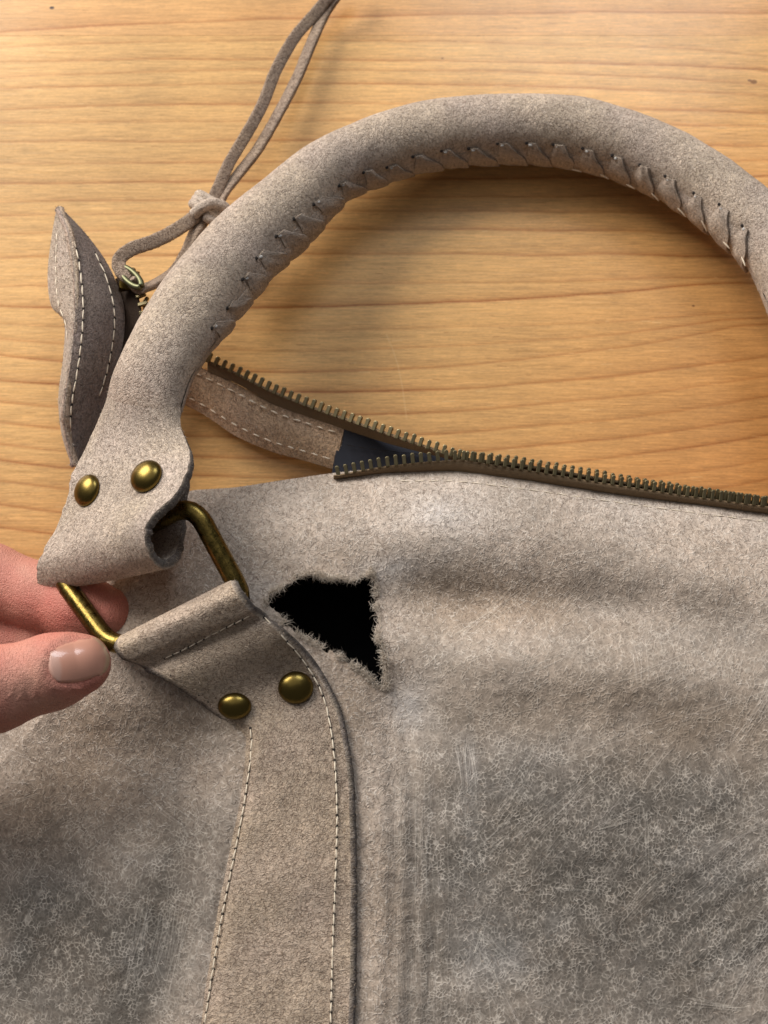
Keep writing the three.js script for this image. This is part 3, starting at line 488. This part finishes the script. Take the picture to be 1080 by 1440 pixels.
// ------------------------------------------------------------------ zip
const weave = paint(256, 256, (i, j) => { const x = (i / 16) % 2, y = j / 8, z = Math.abs(((x < 1 ? y + x : y + 2 - x) % 1) - 0.5) * 2, k = 0.55 + 0.5 * z + 0.12 * noise(i / 3, j / 3); return [168 * k, 140 * k, 106 * k]; });
M.tape = new THREE.MeshStandardMaterial({ name: 'zip_tape', map: canvasTex(weave, true, 160, 160), bumpMap: canvasTex(weave, false, 160, 160), bumpScale: 0.0003, roughness: 0.9, side: THREE.DoubleSide });
M.tapeDark = new THREE.MeshStandardMaterial({ name: 'dark_zip_tape', color: srgb(110, 100, 100), map: M.tape.map, bumpMap: M.tape.bumpMap, bumpScale: 0.0003, roughness: 0.95, side: THREE.DoubleSide });
const toothG = (() => { // jaw of a metal zip: clamp round the cord, neck and rounded head
  const s = new THREE.Shape(); s.moveTo(-0.26, 0); s.lineTo(-0.26, 0.5); s.quadraticCurveTo(-0.22, 0.7, -0.3, 0.82); s.quadraticCurveTo(-0.26, 1.0, 0, 1.0); s.quadraticCurveTo(0.26, 1.0, 0.3, 0.82); s.quadraticCurveTo(0.22, 0.7, 0.26, 0.5); s.lineTo(0.26, 0); s.closePath();
  const g = new THREE.ExtrudeGeometry(s, { depth: 0.5, bevelEnabled: true, bevelSize: 0.09, bevelThickness: 0.12, bevelSegments: 2, curveSegments: 4 }); g.translate(0, 0, -0.25); return g;
})();
function teeth(parent, pts, pitch, lenPx, dir, wide = 0.42, lean = 0) { // dir: which side of the line the heads point to
  let L = 0; for (let i = 1; i < pts.length; i++) L += Math.hypot(pts[i][0] - pts[i - 1][0], pts[i][1] - pts[i - 1][1]);
  const n = Math.round(L / pitch), s = evenly(pts, n);
  for (let i = 0; i < n; i++) {
    const a = P(...s[i]), b = P(...s[i + 1]), X = b.clone().sub(a), step = X.length(); X.normalize();
    const Y = V(0, 1, 0).cross(X).normalize().multiplyScalar(dir), up = V(0, 1, 0).multiplyScalar(lean); Y.add(up).normalize(); const Z = X.clone().cross(Y);
    const o = mesh('tooth', toothG, M.brass === 0 ? null : M.tooth, parent); const l = metres(lenPx, a);
    o.quaternion.setFromRotationMatrix(new THREE.Matrix4().makeBasis(X, Y, Z)); o.rotateY(rr(-0.08, 0.08)); o.scale.set(step * wide * 1.75, l * rr(0.94, 1.06), 0.0017); o.position.copy(a);
  }
}
M.tooth = new THREE.MeshStandardMaterial({ name: 'zip_tooth', color: new THREE.Color(0.24, 0.20, 0.115), roughness: 0.42, metalness: 1 });
const FRONT_T = [[476, 668, 2.05], [500, 663, 2.1], [545, 655, 2.15], [600, 649, 2.2], [650, 646, 2.2], [700, 654, 2.2], [760, 664, 2.15], [850, 679, 2.1], [960, 696, 2.1], [1080, 712, 2.1], [1200, 728, 2.1]];
const BACK_T = [[292, 503, 1.7], [330, 520, 1.75], [380, 545, 1.75], [440, 569, 1.75], [500, 590, 1.8], [560, 611, 1.9], [620, 631, 2.0], [660, 642, 2.05], [700, 650, 2.08], [760, 660, 2.05], [850, 676, 2.0], [960, 694, 2.0], [1080, 711, 2.0], [1200, 728, 2.0]];
{
  const A = spline(FRONT_T);
  const t = sheet(120, 6, (u, v) => { const x = lerp(470, 1200, u), y = 0; let q = null; const yy = pl(FRONT_T, x); return P(x, lerp(yy + 1, rim(x) + 10, v), lerp(2.12, 1.55, v * v)); }, 0.0008);
  const tape = part('zip_tape', t, M.tape, bag); teeth(tape, FRONT_T, 11.8, 12.5, 1, 0.38, 0.25);
  const B2 = BACK_T.map((q) => [q[0], q[1] + 6 * sst(720, 660, q[0]), q[0] < 560 ? q[2] - 0.45 * sst(560, 420, q[0]) : q[2]]);
  const bs = evenly(B2, 100), low = spline([[280, 518, 1.1], [330, 538, 1.05], [380, 566, 1.0], [430, 585, 1.0], [482, 603, 1.0], [540, 622, 1.1], [600, 638, 1.3], [650, 650, 1.6], [700, 660, 1.7], [800, 676, 1.6], [900, 694, 1.6], [1200, 738, 1.6]]);
  const lowY = (x) => { let a = 0, b = 1; for (let k = 0; k < 24; k++) { const m = (a + b) / 2; if (low(m)[0] < x) a = m; else b = m; } return low(a); };
  const t2 = sheet(120, 8, (u, v) => { const q = bs[Math.round(u * 100)], f = u * 100, i = Math.min(99, Math.floor(f)), p = bs[i].map((c, k) => lerp(c, bs[i + 1][k], f - i)), l = lowY(p[0]); return P(p[0], lerp(p[1], l[1], v), lerp(p[2], l[2], Math.pow(v, 0.7))); }, 0.0008);
  const back = part('zip_tape', t2, M.tape, bag); teeth(back, B2, 11.4, 12.5, 1, 0.38, 0.25);
  // suede strip sewn under the back tape
  const up = spline([[262, 510, 1.0], [290, 522, 1.05], [330, 540, 1.05], [380, 567, 1.0], [430, 585, 1.0], [484, 602, 1.0]]), dn = spline([[240, 560, 0.5], [285, 582, 0.5], [330, 612, 0.5], [380, 634, 0.5], [430, 648, 0.55], [470, 660, 0.6]]);
  const strip = part('zip_end_strip', sheet(80, 20, (u, v) => { const a = up(u), b = dn(u); return P(lerp(a[0], b[0], v), lerp(a[1], b[1], v), lerp(a[2], b[2], v) + 0.12 * Math.sin(v * Math.PI) + 0.02 * fbm(u * 9, v * 3, 3)); }, 0.0018, [0.28, 0.28, 0.32]), M.suedeWarm, bag);
  const ss = (f) => { const o = []; for (let k = 0; k <= 8; k++) { const u = 0.1 + 0.86 * k / 8, a = up(u), b = dn(u); o.push([lerp(a[0], b[0], f), lerp(a[1], b[1], f), lerp(a[2], b[2], f) + 0.13 * Math.sin(f * Math.PI) + 0.02]); } return o; };
  stitches(strip, ss(0.16), 17, 0.5, 0.0006, M.thread, false); stitches(strip, ss(0.80), 17, 0.5, 0.0006, M.thread, false);
  // navy inner band between the two rows of teeth
  const navy = new THREE.MeshPhysicalMaterial({ name: 'navy_lining', color: srgb(30, 32, 44), roughness: 0.75, sheen: 0.4, sheenColor: new THREE.Color(0.3, 0.32, 0.4), sheenRoughness: 0.5, side: THREE.DoubleSide });
  const band = part('inner_band', sheet(40, 14, (u, v) => { const x = lerp(472, 700, u) + lerp(8, -8, v), l = lowY(x)[1] - 5; return P(x, lerp(l, 684, v), lerp(1.0, 0.75, v) + 0.03 * Math.sin(u * 14)); }, 0.001, [1, 1, 1]), navy, bag, 'navy lining showing through the open zip');
  stitches(band, [[486, 626, 1.02], [540, 634, 1.02], [610, 641, 1.02]], 16, 0.7, 0.0003, M.hole, false);
}
{ // small stitches along the rim of the front panel
  const q = []; for (let x = 560; x <= 1160; x += 30) q.push([x, rim(x) + 17, bodyH(x, rim(x) + 17)]);
  stitches(frontPanel, q, 20, 0.62, 0.00032, M.thread, false, 0.0001);
}

// ------------------------------------------------------------------ leaf-shaped end of the zip, left of the handle
{
  const st = [[80, 291, 82, 290, 86, 292], [73, 330, 96, 325, 122, 330], [67, 385, 104, 375, 153, 374], [72, 430, 106, 430, 173, 425], [90, 452, 103, 478, 175, 465], [89, 500, 97, 528, 167, 510], [82, 560, 90, 578, 151, 558], [87, 612, 94, 614, 130, 612], [101, 655, 103, 655, 110, 652]];
  const rid = spline(st.map((q, i) => [q[2], q[3], [2.0, 2.9, 3.2, 3.3, 3.2, 3.0, 2.7, 2.3, 2.0][i]])), rt = spline(st.map((q, i) => [q[4], q[5], [1.9, 2.0, 2.1, 2.2, 2.1, 1.9, 1.7, 1.7, 1.9][i]])), lf = spline(st.map((q, i) => [q[0], q[1], [1.9, 1.9, 1.8, 1.9, 2.2, 2.2, 1.9, 1.8, 1.8][i]]));
  const side = (o) => (u, v) => { const a = rid(v), b = o(v); return [lerp(a[0], b[0], u), lerp(a[1], b[1], u), lerp(a[2], b[2], u) + 0.25 * Math.sin(u * Math.PI) * Math.sin(v * Math.PI) + 0.015 * fbm(u * 5, v * 12, 2)]; };
  const R = side(rt), Lf = side(lf);
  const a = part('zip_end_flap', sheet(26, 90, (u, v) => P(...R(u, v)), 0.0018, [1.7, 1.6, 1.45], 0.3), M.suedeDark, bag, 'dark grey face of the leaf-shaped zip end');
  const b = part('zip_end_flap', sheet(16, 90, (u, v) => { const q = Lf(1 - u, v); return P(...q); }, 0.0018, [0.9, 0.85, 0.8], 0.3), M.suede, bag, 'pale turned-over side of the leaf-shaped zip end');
  const row = (F, u, v0, v1) => { const o = []; for (let k = 0; k <= 10; k++) { const q = F(u, lerp(v0, v1, k / 10)); o.push([q[0], q[1], q[2] + 0.02]); } return o; };
  stitches(a, row(R, 0.17, 0.10, 0.84), 17, 0.75, 0.0006, M.thread); stitches(a, row(R, 0.80, 0.2, 0.74), 16, 0.75, 0.00055, M.thread); stitches(b, row(Lf, 0.68, 0.12, 0.55), 15, 0.65, 0.0005, M.thread, false);
  // tape and teeth beside the leaf
  const e = spline([[168, 392, 2.1], [178, 425, 2.2], [178, 465, 2.1], [170, 510, 1.9], [154, 560, 1.7], [132, 615, 1.6]]), f = spline([[178, 386, 2.3], [192, 415, 2.35], [198, 450, 2.3], [194, 490, 2.0], [182, 545, 1.5], [160, 610, 1.2]]);
  const tp = part('zip_tape', sheet(6, 50, (v, u) => { const p = e(u), q = f(u); return P(lerp(p[0] - 6, q[0], v), lerp(p[1], q[1], v), lerp(p[2] - 0.1, q[2], v)); }, 0.0008), M.tapeDark, bag);
  const tt = []; for (let k = 0; k <= 10; k++) tt.push(f(k / 10 * 0.72)); teeth(tp, tt, 11.5, 13, 1, 0.34, 0.25);
  const under = part('zip_tape', sheet(50, 10, (u, v) => { const p = spline([[202, 428, 2.0], [226, 448, 1.9], [250, 472, 1.8], [276, 492, 1.75]])(u); return P(p[0] - 3 * v, p[1] + 22 * v, p[2] - 0.6 * v); }, 0.0008), M.tape, bag);
  teeth(under, [[200, 430, 2.05], [226, 450, 1.95], [262, 482, 1.85], [282, 498, 1.75]], 12, 13, 1, 0.34, 0.3);
  // slider with its wire loop
  const sl = sheet(10, 10, (u, v) => P(lerp(168, 192, u), lerp(376, 404, v) + 6 * u, 2.55 + 0.12 * Math.sin(u * Math.PI) * Math.sin(v * Math.PI)), 0.003, [1, 1, 1], 0.3);
  const slider = part('zip_slider', sl, M.brassDark, bag);
  const lp = []; for (let k = 0; k <= 20; k++) { const t = k / 20 * 2 * Math.PI; const x = Math.cos(t) * 19, y = Math.sin(t) * 7.5, c = Math.cos(0.75), s = Math.sin(0.75); lp.push(P(184 + x * c - y * s, 390 + x * s + y * c, 2.85 + 0.12 * Math.cos(t))); }
  mesh('wire_loop', round(lp, 0.0009, 10, 2), M.brassGreen, slider);
}

// ------------------------------------------------------------------ leather cord on the zip pull
{
  M.cord = suede(new THREE.Color(0.66, 0.60, 0.55)); M.cord.name = 'cord_suede';
  const strand = (name, pts, w, th, roll = 0) => {
    const q = evenly(pts, 90), W = q.map((c) => P(c[0], c[1], c[2]));
    const f = frames(W, (t) => { const k = q[Math.round(t * 90)]; const a = (k[3] ?? roll); return V(Math.sin(a), Math.cos(a), 0.05); });
    return part(name, tube(160, 20, (t) => { const o = f(t), m = metres(w, o.c); return { ...o, a: m, b: th }; }, true, 1, (t, a) => { const c = Math.abs(Math.cos(a)), s = Math.abs(Math.sin(a)); return 1 / Math.pow(c ** 8 + s ** 8, 0.125) * (1 + 0.05 * noise(t * 80, a)); }), M.cord, bag);
  };
  strand('pull_cord', [[183, 392, 2.75, 0.2], [170, 381, 2.8, 0.3], [168, 364, 2.75, 0.5], [186, 350, 2.6, 0.5], [215, 340, 2.3, 0.5], [245, 325, 2.1, 0.4], [275, 305, 1.75, 0.2], [297, 290, 1.65, 0]], 9.4, 0.0009);
  strand('pull_cord', [[183, 392, 2.85, -0.6], [200, 405, 2.5, -0.6], [225, 395, 2.1, -0.6], [247, 378, 1.8, -0.7], [263, 352, 1.7, -0.7], [276, 325, 1.7, -0.5], [292, 300, 1.5, -0.3], [303, 285, 1.45, -0.2]], 10, 0.0010);
  strand('pull_cord', [[290, 296, 1.6, 0.3], [305, 268, 1.4, 0.5], [322, 230, 1.2, 0.5], [347, 188, 1.05, 0.5], [369, 147, 0.95, 0.5], [389, 97, 0.85, 0.5], [415, 52, 0.75, 0.5], [446, 16, 0.7, 0.4], [470, -14, 1.0, 0.3], [490, -40, 1.0, 0.3]], 8, 0.0008);
  strand('pull_cord', [[302, 296, 1.5, -0.4], [316, 270, 1.25, -0.4], [336, 244, 1.05, -0.4], [363, 209, 0.9, -0.4], [391, 161, 0.8, -0.4], [416, 113, 0.7, -0.4], [437, 63, 0.65, -0.4], [456, 20, 0.6, -0.3], [476, -10, 0.9, -0.2], [500, -40, 0.9, -0.2]], 8, 0.0008);
  const kn = []; for (let k = 0; k <= 44; k++) { const t = k / 44 * 3.2 * 2 * Math.PI, d = 14.5, ax = Math.sin(t) * 24, o = lerp(-13, 13, k / 44); // wraps round both strands
    kn.push(P(295 + ax * 0.80 + o * 0.5, 294 + ax * 0.52 - o * 0.75, 1.55 + Math.cos(t) * 0.34)); }
  part('cord_knot', round(kn, (t) => 0.0017, 12, 3), M.suede, bag);
  part('cord_knot', round([P(272, 302, 1.9), P(284, 292, 2.1), P(300, 286, 2.12), P(316, 292, 1.95), P(322, 306, 1.5)], (t) => 0.0017, 12, 6), M.suede, bag);
}

// ------------------------------------------------------------------ raised fibres of the suede: uncountable, so one mass per piece
const fibreG = (() => { const pos = [], idx = [], n = 4; for (let i = 0; i <= n; i++) { const t = i / n, a = t * 1.9, x = Math.sin(a) / 1.9, y = (1 - Math.cos(a)) / 1.9, w = 0.5 * (1 - 0.55 * t); for (let k = 0; k < 3; k++) { const f = k * 2.094; pos.push(x, y + 0.0, 0); pos[pos.length - 1] += Math.cos(f) * w * 0.1; pos[pos.length - 2] += Math.sin(f) * w * 0.1; } } for (let i = 0; i < n; i++) for (let k = 0; k < 3; k++) { const a = i * 3 + k, b = i * 3 + (k + 1) % 3; idx.push(a, b, b + 3, a, b + 3, a + 3); } return geo(pos, null, idx); })();
const fibreM = new THREE.MeshPhysicalMaterial({ name: 'suede_fibre', color: new THREE.Color(1, 1, 1), roughness: 1, specularIntensity: 0.2 });
const fineG = (() => { const g = fibreG.clone(), p = g.attributes.position; for (let i = 0; i < p.count; i += 3) { let x = 0, y = 0, z = 0; for (let k = 0; k < 3; k++) { x += p.getX(i + k) / 3; y += p.getY(i + k) / 3; z += p.getZ(i + k) / 3; } for (let k = 0; k < 3; k++) p.setXYZ(i + k, lerp(x, p.getX(i + k), 0.5), lerp(y, p.getY(i + k), 0.5), lerp(z, p.getZ(i + k), 0.5)); } return g; })();
function nap(parent, n, len, wide, pick, lift = 0.35, keep = null, list = null) {
  const p = V(0, 0, 0), nn = V(0, 1, 0), mats = [], cols = [], m = new THREE.Matrix4();
  let sampler = null; if (!list) { sampler = new MeshSurfaceSampler(parent).setRandomGenerator(rnd).build(); }
  for (let i = 0; i < (list ? list.length : n); i++) {
    if (list) { p.copy(list[i][0]); nn.copy(list[i][1]); } else { sampler.sample(p, nn); if (nn.y < -0.2) continue; if (keep && !keep(p, nn)) continue; }
    const l = len * rr(0.5, 1.35), X = V(rr(-1, 1), rr(-1, 1), rr(-1, 1)), lay = 3.1 * noise(p.x * 38 + 5, p.z * 38) + 0.8; X.x += 0.55 * Math.cos(lay); X.z += 0.55 * Math.sin(lay); if (list && list[i][2]) X.multiplyScalar(0.9).add(list[i][2]);
    X.addScaledVector(nn, -X.dot(nn)).normalize().addScaledVector(nn, lift * rr(-0.2, 1.2)).normalize();
    const Z0 = V(rr(-1, 1), rr(-1, 1), rr(-1, 1)), Z = X.clone().cross(Z0).normalize(), Y = Z.clone().cross(X);
    m.makeBasis(X.multiplyScalar(l), Y.multiplyScalar(l), Z.multiplyScalar(l)); const w = wide * 10 / l; // thickness independent of length
    m.makeBasis(X, Y, Z.multiplyScalar(1)); m.setPosition(p); mats.push(m.clone()); cols.push(pick(p));
  }
  const o = new THREE.InstancedMesh(list ? fineG : fibreG, fibreM, mats.length); o.name = 'suede_nap'; o.userData.kind = 'stuff';
  mats.forEach((q, i) => { o.setMatrixAt(i, q); o.setColorAt(i, cols[i]); }); o.castShadow = o.receiveShadow = true; parent.add(o); return o;
}
const tones = [srgb(190, 174, 157), srgb(208, 194, 178), srgb(162, 145, 128), srgb(220, 208, 194), srgb(146, 129, 113)], greys = [srgb(158, 151, 143), srgb(112, 106, 100), srgb(182, 176, 168), srgb(92, 87, 84)];
const pickT = () => tones[Math.floor(rnd() * 5)], pickG = () => greys[Math.floor(rnd() * 4)];
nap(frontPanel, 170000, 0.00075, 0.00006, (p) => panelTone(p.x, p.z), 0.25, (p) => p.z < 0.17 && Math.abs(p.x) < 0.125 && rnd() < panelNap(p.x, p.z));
nap(strap, 14000, 0.0009, 0.00006, () => pickT().clone().multiply(new THREE.Color(0.77, 0.71, 0.65)), 0.3);
nap(handle, 22000, 0.0009, 0.00006, pickT, 0.35, (p) => p.x < 0.13);
nap(tab, 9000, 0.0009, 0.00006, pickT, 0.35);
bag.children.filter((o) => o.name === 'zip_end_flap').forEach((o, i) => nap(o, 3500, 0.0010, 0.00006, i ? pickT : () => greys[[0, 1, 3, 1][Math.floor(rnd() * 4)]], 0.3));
bag.children.filter((o) => /pull_cord|cord_knot/.test(o.name)).forEach((o) => nap(o, 1100, 0.0007, 0.00006, () => (o.name === 'pull_cord' ? [tones[2], tones[4], greys[1]][Math.floor(rnd() * 3)] : pickT()), 0.35));
nap(bag.children.find((o) => o.name === 'zip_end_strip'), 3000, 0.0009, 0.00006, pickT, 0.25);
{ // longer torn fibres round the hole
  const list = [];
  for (let i = 0, j = HOLE.length - 1; i < HOLE.length; j = i++) { const [ax, ay] = HOLE[j], [bx, by] = HOLE[i], L = Math.hypot(bx - ax, by - ay);
    for (let k = 0; k < L * 9; k++) { const t = rnd(); if (rnd() > 0.55 + 0.8 * noise(lerp(ax, bx, t) / 9, lerp(ay, by, t) / 9)) continue; let x = lerp(ax, bx, t), y = lerp(ay, by, t); const nx = -(by - ay) / L, ny = (bx - ax) / L, o = -1 + rr(-5, 2.5); x += nx * o * 1; y += ny * o * 1; const q = P(x, y, bodyH(x, y) + rr(-0.01, 0.05)); list.push([q, V(0, 1, 0), V(nx, 0, ny)]); } }
  nap(frontPanel, 0, 0.0024, 0.00006, (p) => (rnd() < 0.6 ? tones[3] : tones[1]), 0.7, null, list);
}

// ------------------------------------------------------------------ the hand
const person = thing('person', 'hand of a person pinching the left side of the brass ring, bare nail', 'person', P(-150, 950, 0));
{
  const K = [
    ['t', [-330, 1010, 4.2, 84], [-150, 1000, 5.0, 72]], ['t', [-150, 1000, 5.0, 72], [-10, 970, 5.05, 58]], ['t', [-10, 970, 5.05, 58], [75, 944, 4.85, 51]], ['t', [75, 944, 4.85, 51], [112, 934, 4.72, 43]],
    ['i', [-330, 830, 2.2, 80], [-170, 800, 1.8, 62]], ['i', [-170, 800, 1.8, 62], [-20, 815, 1.75, 51]], ['i', [-20, 815, 1.75, 51], [52, 838, 1.8, 47]], ['i', [58, 840, 1.85, 45], [112, 856, 2.1, 47]], ['i', [112, 856, 2.1, 47], [150, 868, 2.15, 42]],
    ['m', [-340, 910, 1.7, 70], [-180, 880, 1.2, 50]], ['m', [-180, 880, 1.2, 50], [-40, 896, 1.2, 40]], ['m', [-40, 896, 1.2, 40], [60, 902, 1.3, 34]], ['m', [60, 902, 1.3, 34], [100, 898, 1.4, 29]],
    ['r', [-360, 980, 1.5, 66], [-220, 960, 1.0, 46]], ['r', [-220, 960, 1.0, 46], [-110, 958, 1.2, 38]], ['r', [-110, 958, 1.2, 38], [-60, 950, 1.5, 34]],
    ['l', [-370, 1040, 1.2, 60], [-260, 1030, 0.9, 40]], ['l', [-260, 1030, 0.9, 40], [-180, 1020, 1.1, 33]], ['l', [-180, 1020, 1.1, 33], [-150, 1010, 1.3, 30]],
    ['p', [-400, 860, 2.8, 90], [-400, 1040, 2.6, 84]], ['p', [-400, 940, 2.8, 96], [-520, 960, 3.0, 90]],
  ].map(([f, a, b]) => { const A = P(a[0], a[1], a[2]), B = P(b[0], b[1], b[2]); return { f, A, B, ra: metres(a[3], A), rb: metres(b[3], B) }; });
  const seg = (p, s) => { const bx = s.B.x - s.A.x, by = s.B.y - s.A.y, bz = s.B.z - s.A.z, t = clamp(((p.x - s.A.x) * bx + (p.y - s.A.y) * by + (p.z - s.A.z) * bz) / (bx * bx + by * by + bz * bz)); return Math.hypot(p.x - s.A.x - t * bx, p.y - s.A.y - t * by, p.z - s.A.z - t * bz) - lerp(s.ra, s.rb, t); };
  const smin = (a, b, k) => { const h = clamp(0.5 + 0.5 * (b - a) / k); return lerp(b, a, h) - k * h * (1 - h); };
  const sdf = (p) => { const F = {}; for (const s of K) { const d = seg(p, s); F[s.f] = F[s.f] === undefined ? d : smin(F[s.f], d, s.f === 'p' ? 0.012 : 0.003); } let d = F.p; for (const k of ['t', 'i', 'm', 'r', 'l']) d = smin(d, F[k], p.x < K[0].A.x + 0.02 ? 0.012 : 0.0009); return d; };
  const X0 = -0.214, Y0 = -0.012, Z0 = P(0, 900, 3).z - 0.075, S = 0.15, N = 120;
  const mc = new MarchingCubes(N, new THREE.MeshBasicMaterial(), false, false, 400000), h = N / 2, p = V(0, 0, 0);
  for (let k = 0; k < N; k++) for (let j = 0; j < N; j++) for (let i = 0; i < N; i++) { p.set(X0 + i / N * S, Y0 + j / N * S, Z0 + k / N * S); mc.field[k * N * N + j * N + i] = p.y > 0.09 ? -1 : (i < 2 ? -1 : -sdf(p)); }
  mc.isolation = 0; mc.update();
  const ca0 = Math.cos(0.22), sa0 = Math.sin(0.22), n = mc.count, pos = [], nor = [], col = [], uv = [], idx = [], e = 0.0004, tmp = V(0, 0, 0), map = new Map();
  const skinC = (q, up) => { const [px, py] = unP(q.x, q.z, q.y); let red = 0.30; red += 0.35 * fbm(px / 40 + 2, py / 30, 2) + 0.5 * ell(px, py, 150, 860, 60, 50) + 0.55 * ell(px, py, 40, 860, 90, 60) + 0.4 * ell(px, py, 150, 965, 50, 30) + 0.2 * fbm(px / 18, py / 18, 3); red = clamp(red); const k = 1 + 0.025 * noise(px / 5, py / 5) + 0.10 * fbm(px / 26, py / 26, 3); return [lerp(0.54, 0.55, red) * k, lerp(0.29, 0.175, red) * k, lerp(0.215, 0.135, red) * k]; };
  for (let v = 0; v < n; v++) {
    const a = mc.positionArray, q = V(X0 + (a[v * 3] * h + h) / N * S, Y0 + (a[v * 3 + 1] * h + h) / N * S, Z0 + (a[v * 3 + 2] * h + h) / N * S);
    const key = Math.round(q.x * 2e5) + ',' + Math.round(q.y * 2e5) + ',' + Math.round(q.z * 2e5);
    if (!map.has(key)) {
      const g = V(0, 0, 0); for (const c of ['x', 'y', 'z']) { tmp.copy(q); tmp[c] += e; const hi = sdf(tmp); tmp[c] -= 2 * e; g[c] = hi - sdf(tmp); } g.normalize();
      const [px, py] = unP(q.x, q.z, q.y); // creases at the thumb joint and along the nail fold
      let d = 0.00008 * fbm(px / 12, py / 9, 2);
      if (g.y > 0) { for (const [cx, w] of [[8, 5], [24, 4], [38, 5], [-22, 6]]) d -= 0.00042 * Math.exp(-Math.pow((px - cx - (py - 950) * 0.35 - 5 * noise(py / 22, cx)) / w, 2)) * sst(905, 925, py) * sst(1015, 985, py); }
      { const X = (px - 109) * ca0 - (py - 929) * sa0, Y = (px - 109) * sa0 + (py - 929) * ca0, r = Math.hypot(X / 48, Y / 34); if (g.y > -0.2) d += 0.00045 * Math.exp(-Math.pow((r - 1.12) / 0.13, 2)) * sst(18, -8, X); }
      d += g.y > 0 ? -0.0006 * sst(1.1, 0.85, Math.hypot((px - 112) / 48, (py - 932 + (px - 112) * 0.3) / 30)) : 0;
      q.addScaledVector(g, d);
      map.set(key, pos.length / 3); pos.push(q.x, q.y, q.z); nor.push(g.x, g.y, g.z); uv.push(q.x, q.z); col.push(...skinC(q, g));
    }
    idx.push(map.get(key));
  }
  const skinB = paint(512, 512, (i, j) => { const v = 128 + 40 * noise(i / 3, j / 3) + 30 * noise(i / 9, j / 6) + 34 * noise(i / 2.2 + j / 7, j / 16); return [v, v, v]; });
  const skin = new THREE.MeshPhysicalMaterial({ name: 'skin', vertexColors: true, roughness: 0.56, bumpMap: canvasTex(skinB, false, 45, 45), bumpScale: 0.00038, specularIntensity: 0.7, sheen: 0.25, sheenColor: new THREE.Color(0.9, 0.35, 0.25), sheenRoughness: 0.5 });
  const g = geo(pos, uv, idx, col); 
  const hand = part('hand', g, skin, person);
  // thumb nail, lying on the thumb
  const top = (px, py) => { let lo = 3.5, hi = 8; for (let k = 0; k < 30; k++) { const m = (lo + hi) / 2; if (sdf(P(px, py, m)) < 0) lo = m; else hi = m; } return lo; };
  const ca = Math.cos(-0.22), sa = Math.sin(-0.22), nail = sheet(48, 32, (u, v) => {
    let a = (u - 0.5) * 2, b = (v - 0.5) * 2; const sq = a * Math.sqrt(1 - b * b * 0.44), tq = b * Math.sqrt(1 - a * a * 0.40); // rounded corners
    const X = sq * 46, Y = tq * 32, px = 109 + X * ca - Y * sa, py = 929 + X * sa + Y * ca, hh = top(px, py), edge = Math.max(Math.abs(a), Math.abs(b));
    return P(px, py, hh + 0.0 - 0.075 * sst(0.82, 1, edge) * (a > 0.7 ? 0.2 : 1));
  }, 0.0005, [1, 0.9, 0.8], 0.2, (u, v) => { const a = (u - 0.5) * 2, b = (v - 0.5) * 2, lun = sst(0.0, -0.14, a + 0.45 + b * b * 0.4), tip = sst(0.82, 0.92, a + b * b * 0.08); const c = [0.55, 0.275, 0.20]; return c.map((x, i) => lerp(lerp(x, [0.58, 0.38, 0.32][i], lun * 0.6), [0.55, 0.37, 0.24][i], tip)); });
  const nm = new THREE.MeshPhysicalMaterial({ name: 'nail', vertexColors: true, roughness: 0.3, clearcoat: 0.5, clearcoatRoughness: 0.12, specularIntensity: 0.7, side: THREE.DoubleSide });
  mesh('thumb_nail', nail, nm, hand);
}

renderer.render(scene, camera);
